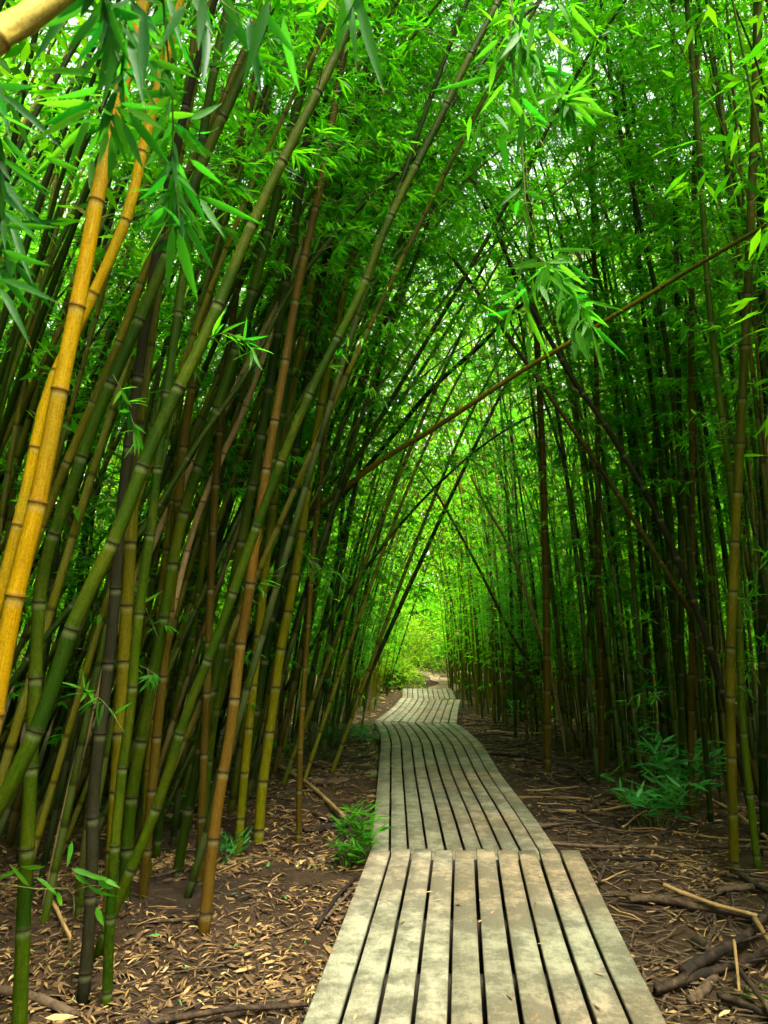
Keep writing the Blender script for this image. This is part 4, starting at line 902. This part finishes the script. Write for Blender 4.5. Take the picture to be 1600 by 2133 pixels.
# ------------------------------------------------------------------ fallen leaves, sticks and canes
def litter():
    A = Acc(); tone_mid = [.44]
    def batch(n, x0, x1, y0, y1, thr, L=.085):
        x = rng.uniform(x0, x1, n * 3); y = rng.uniform(y0, y1, n * 3)
        dens = vnoise(x * 1.3, y * 1.3, 9) * .6 + vnoise(x * 3.7, y * 3.7, 10) * .4
        ok = (dens > thr + rng.normal(0, .07, n * 3)) & (np.abs(x - path_x(y)) > .62); x, y = x[ok][:n], y[ok][:n]; m = len(x)
        p = np.stack([x, y, ground_z(x, y) + rng.uniform(.004, .028, m)], -1); a = rng.uniform(0, 6.283, m)
        d = np.stack([np.cos(a), np.sin(a), rng.normal(0, .16, m)], -1)
        l = L * rng.uniform(.45, 1.35, m)
        t = np.clip(rng.normal(tone_mid[0], .26, m), 0, .98); t[rng.random(m) < .012] = 1.0
        leaves_into(A, dict(p=p, d=d, n=rng.normal(0, .3, (m, 3)) + [0, 0, 1], l=l, w=l * rng.uniform(.05, .13, m)), T_MID, 0, t)
    batch(9500, -4, .2, 2.4, 6.5, .50, .07); batch(6000, -3, .4, 6, 13, .5, .10); batch(2200, 1.2, 4.2, 2.6, 6.5, .56); batch(2600, 1.4, 4.6, 6, 14, .52, .09); batch(3000, -2, 4.5, 13, 24, .45, .12)
    tone_mid[0] = .18; batch(5200, -4, .2, 2.4, 9, .36, .08); batch(2600, 1.3, 4.4, 2.6, 9, .40, .07); tone_mid[0] = .47
    batch(420, -3.5, .1, 2.4, 8, .5, .15); batch(160, 1.4, 4.2, 2.6, 8, .5, .14)
    m = 70; y = np.concatenate([rng.uniform(2.6, 4.95, 34), rng.uniform(5.4, 12.5, 36)]); x = path_x(y) + rng.uniform(-.6, .6, m); z = np.where(y < 5.1, .357, .137)
    a = rng.normal(1.57, .9, m); l = rng.uniform(.025, .085, m)
    leaves_into(A, dict(p=np.stack([x, y, z + rng.uniform(0, .004, m)], -1), d=np.stack([np.cos(a), np.sin(a), np.full(m, .03)], -1), n=rng.normal(0, .12, (m, 3)) + [0, 0, 1], l=l, w=l * rng.uniform(.06, .11, m)), T_MID, 0, np.clip(rng.normal(.5, .3, m), 0, .98))
    tag(mobj('leaf_litter', A.mesh('leaf_litter', [LITTER], False)), kind='stuff')
litter()

def debris():
    A = Acc()
    def one(x, y, L, r, mat):
        a = rng.normal(0, .9) if x > .8 else rng.uniform(0, 6.28); z = float(ground_z(x, y)) + r + rng.uniform(0, .03); d = np.array([math.cos(a), math.sin(a), rng.normal(0, .06)])
        P = np.array([np.array([x, y, z]) + d * L * t + np.array([0, 0, .02 * L * math.sin(6 * t)]) + rng.normal(0, .012 * L, 3) for t in (-.5, -.2, .15, .5)])
        V, F3, F4, uv = tube(P, np.linspace(r, r * .6, 4), 4); A.add(V, F3, F4, .5, uv, mat)
    for _ in range(1900):
        y = 2.8 + 15 * rng.random() ** 1.5; x = float(path_x(y)) + .85 + abs(rng.normal(0, .95))
        one(x, y, rng.uniform(.06, .38), rng.uniform(.003, .009), int(rng.random() < .12))
    for _ in range(700):
        y = 2.8 + 15 * rng.random() ** 1.4; x = float(path_x(y)) - .85 - abs(rng.normal(0, .9))
        one(x, y, rng.uniform(.05, .3), rng.uniform(.002, .006), int(rng.random() < .25))
    tag(mobj('twig_debris', A.mesh('twig_debris', [STICK, STICK_PALE], True)), kind='stuff')
debris()

def jointed(P, r0, r1, sides=9):
    """an old cane or stick: straight runs between knuckled joints, torn at its ends"""
    s = np.concatenate([[0], np.cumsum(np.linalg.norm(np.diff(P, axis=0), axis=1))]); L = s[-1]
    ss, rr = [0, .012 * 1], [.75, 1.0]; x = rng.uniform(.08, .22)
    while x < L - .04:
        for d, m in ((-.016, .96), (-.005, 1.16), (.005, 1.13), (.016, .97)): ss.append(x + d); rr.append(m * rng.uniform(.95, 1.05))
        x += rng.uniform(.15, .3)
    ss += [L - .012, L]; rr += [.98, .7]; ss = np.array(ss); o = np.argsort(ss); ss = np.clip(ss[o], 0, L); rr = np.array(rr)[o]
    ss = ss + np.arange(len(ss)) * 1e-5
    V, F3, F4, uv = tube(resample(P, ss), np.interp(ss, [0, L], [r0, r1]) * rr, sides)
    V = V.copy(); V[: sides] += rng.normal(0, r0 * .35, (sides, 3)); V[-sides - 2:-2] += rng.normal(0, r1 * .35, (sides, 3))
    k = len(ss); V[:-2] *= 1; V[:-2] += rng.normal(0, r0 * .05, (k * sides, 3))
    return V, F3, F4, uv

STG = 'dead sticks and canes lying beside the boardwalk'
def stick(label, pts, w, mat=STICK, lift=.03, name='dead_stick', stub=0):
    P = []
    for (px, py) in pts:
        p = on_z(px, py, lift); P.append([p[0], p[1], float(ground_z(p[0], p[1])) + lift])
    P = np.array(P); d = (P.mean(0) - CAM) @ FWD; r = w * d / F_PX / 2
    P = smooth_curve(P, 14) if len(P) > 2 else np.linspace(P[0], P[-1], 10)
    P = P + rng.normal(0, r * .10, P.shape); off = P[0]; A = Acc()
    s_ = np.concatenate([[0], np.cumsum(np.linalg.norm(np.diff(P, axis=0), axis=1))]); Lt = s_[-1]
    V, F3, F4, uv = jointed(P - off, r, r * .8); A.add(V, F3, F4, .5, uv)
    for _ in range(stub):
        i = rng.integers(3, len(P) - 2); e = P[i] - off; dd = unit(P[i + 1] - P[i] + rng.normal(0, .5, 3) * np.linalg.norm(P[i + 1] - P[i])); dd[2] = abs(dd[2]) * .4
        V, F3, F4, uv = tube(np.array([e, e + dd * r * 5, e + dd * r * 9]), np.array([.4, .3, .2]) * r, 5); A.add(V, F3, F4, .5, uv)
    o = mobj(name, A.mesh(name, [mat], True)); o.location = off; tag(o, label, 'stick', STG); return o
stick('thick dark stick across the dirt beside the nearest boards on the right', [(1310, 1872), (1390, 1882), (1450, 1895), (1580, 1922)], 19, lift=.05, stub=2)
stick('yellowish cane lying over the thick dark stick at right', [(1382, 1858), (1465, 1884), (1580, 1915)], 10, STICK_PALE, .10)
stick('big curved brown stick rising to the right edge of the stick pile', [(1420, 2035), (1500, 1992), (1560, 1950), (1625, 1890)], 21, lift=.08, stub=1)
stick('long brown stick under the curved one, butting toward the boards', [(1365, 2062), (1450, 2047), (1540, 2010), (1630, 1975)], 20, lift=.04, stub=1)
stick('short thick dark stub lying low in the stick pile', [(1438, 2092), (1492, 2045)], 24, lift=.03)
stick('grey stick sloping down toward the lower right corner', [(1535, 2025), (1575, 2075), (1625, 2125)], 14, lift=.08)
stick('thin yellow splinter standing across the stick pile', [(1530, 1972), (1540, 2060)], 7, STICK_PALE, .16)
stick('tan broken cane end at the right edge above the pile', [(1572, 1912), (1610, 1975)], 12, STICK_PALE, .16)
stick('dark stick along the upper side of the stick pile', [(1490, 1858), (1560, 1862), (1640, 1864)], 15, lift=.05)
stick('brown stick slanting through the back of the stick pile', [(1535, 1830), (1620, 1885)], 13, lift=.07)
stick('short dark log butt beneath the big curved stick', [(1450, 1960), (1500, 2005)], 26, lift=.02)
stick('dark stick at the very bottom right of the pile', [(1500, 2080), (1560, 2100), (1620, 2118)], 16, lift=.04)
stick('long dark log beside the curving boards near the step', [(1118, 1717), (1180, 1719), (1245, 1721)], 13, lift=.03)
stick('short stick pointing at the boards right of the leafy shrub front', [(1222, 1645), (1240, 1668), (1256, 1688)], 12, lift=.04)
stick('long thin stick running off the curving boards into the right thicket', [(1022, 1563), (1090, 1580), (1155, 1596)], 8, lift=.04, stub=1)
stick('second long stick just below the thin one by the curving boards', [(1035, 1578), (1100, 1592), (1165, 1602)], 7, lift=.03)
stick('crooked stick lifting toward the canes right of the bend', [(1050, 1554), (1085, 1545), (1122, 1533)], 7, lift=.05)
stick('straight stick near the slanting boards on the right', [(965, 1498), (1030, 1503), (1110, 1513)], 5, lift=.04)
stick('slender stick above the straight one by the slanting boards', [(970, 1476), (1030, 1480), (1080, 1492)], 4, lift=.05)
stick('stick angled across the dirt ahead of the reddish cane', [(1130, 1590), (1190, 1600), (1230, 1628)], 9, lift=.04)
stick('brown stick between the leafy shrub and the boards', [(1205, 1690), (1265, 1655), (1330, 1630)], 10, lift=.05)
stick('pale cane piece lying right of the leafy shrub', [(1465, 1668), (1530, 1700), (1600, 1740)], 9, STICK_PALE, .08)
stick('thin pale stick under the leafy shrub toward the right edge', [(1400, 1745), (1490, 1740), (1600, 1748)], 6, STICK_PALE, .03)
stick('split pale cane slanting down to the bright tuft at the step', [(570, 1594), (645, 1650), (725, 1704)], 9, STICK_PALE, .05)
stick('dark log lying left of the curving boards beyond the lone cane', [(632, 1633), (680, 1640), (730, 1636)], 13, lift=.03)
stick('rounded log beside the bright tuft left of the boards', [(632, 1732), (680, 1724), (728, 1712)], 16, lift=.03)
stick('thin log between the two dark logs on the left dirt', [(648, 1700), (690, 1712), (716, 1706)], 10, lift=.03)
stick('dark stick lying along the left edge of the nearest boards', [(660, 1938), (702, 1876), (746, 1818)], 9, lift=.04)
stick('second stick beside the dark one along the left board edge', [(678, 1925), (712, 1884), (738, 1848)], 7, lift=.03)
stick('thin dark stick on the litter in front of the lone brown cane', [(305, 1930), (360, 1936), (412, 1934)], 8, lift=.02)
stick('thin stick low on the dirt right of the lone brown cane', [(495, 1893), (530, 1876), (560, 1855)], 5, lift=.02)
stick('dark branch across the litter at the lower left corner', [(-20, 2070), (60, 2085), (160, 2110)], 22, lift=.03)
stick('long dark stick at the back of the left dirt patch', [(690, 1562), (730, 1570), (775, 1566)], 6, lift=.03)
stick('pale stick leaning out of the left litter by the black cane', [(108, 1895), (125, 1925), (148, 1965)], 9, STICK_PALE, .06)
def heap():
    pats = []
    for k in range(6):
        n = 9; P = np.stack([np.linspace(-.5, .5, n), .05 * rng.normal(0, 1, n).cumsum() * .4, .03 * np.sin(np.linspace(0, 5, n) + k)], -1); A = Acc()
        P[:, 1] *= .5; V, F3, F4, uv = jointed(P, .018, .013); A.add(V, F3, F4, .5, uv); pats.append(A.mesh('dead_stick', [STICK], True))
    pale = []
    for p in pats: q = p.copy(); q.materials[0] = STICK_PALE; pale.append(q)
    items = []
    for _ in range(78):
        y = rng.uniform(3.2, 15); right = rng.random() < .82
        x = float(path_x(y)) + (.95 + abs(rng.normal(0, .75)) if right else -.95 - abs(rng.normal(0, .6)))
        L = rng.uniform(.35, 1.2); pl = rng.random() < .15
        o = mobj('dead_stick', (pale if pl else pats)[rng.integers(6)]); o.location = (x, y, float(ground_z(x, y)) + .02 + .05 * rng.random())
        o.rotation_euler = (rng.uniform(0, 6), rng.normal(0, .06), rng.normal(.1, .55)); th = rng.uniform(.45, .95); o.scale = (L, th, th)
        items.append((y, o, right, L, pl))
    groups = {}
    for it in items:
        y, o, right, L, pl = it
        where = 'nearest section' if y < 5.2 else 'near curve' if y < 9 else 'far curve' if y < 13 else 'slanting section'
        groups.setdefault(f"{'pale' if pl else 'dark'} {'long' if L > .75 else 'short'} loose stick on the dirt {'right' if right else 'left'} of the boardwalk's {where}", []).append(it)
    for lab, its in groups.items():
        its.sort(key=lambda q: q[0])
        for i, q in enumerate(its): tag(q[1], lab if len(its) == 1 else f"{'nearest' if i == 0 else ORD[min(i, 19)] + '-nearest'} {lab}", 'stick', STG)
heap()

print('TRIS', sum(sum(len(p.vertices) - 2 for p in m.polygons) for m in bpy.data.meshes) if False else sum(len(m.loops) - 2 * len(m.polygons) for m in bpy.data.meshes), 'objects', len(bpy.data.objects), 'fills', len(fills))
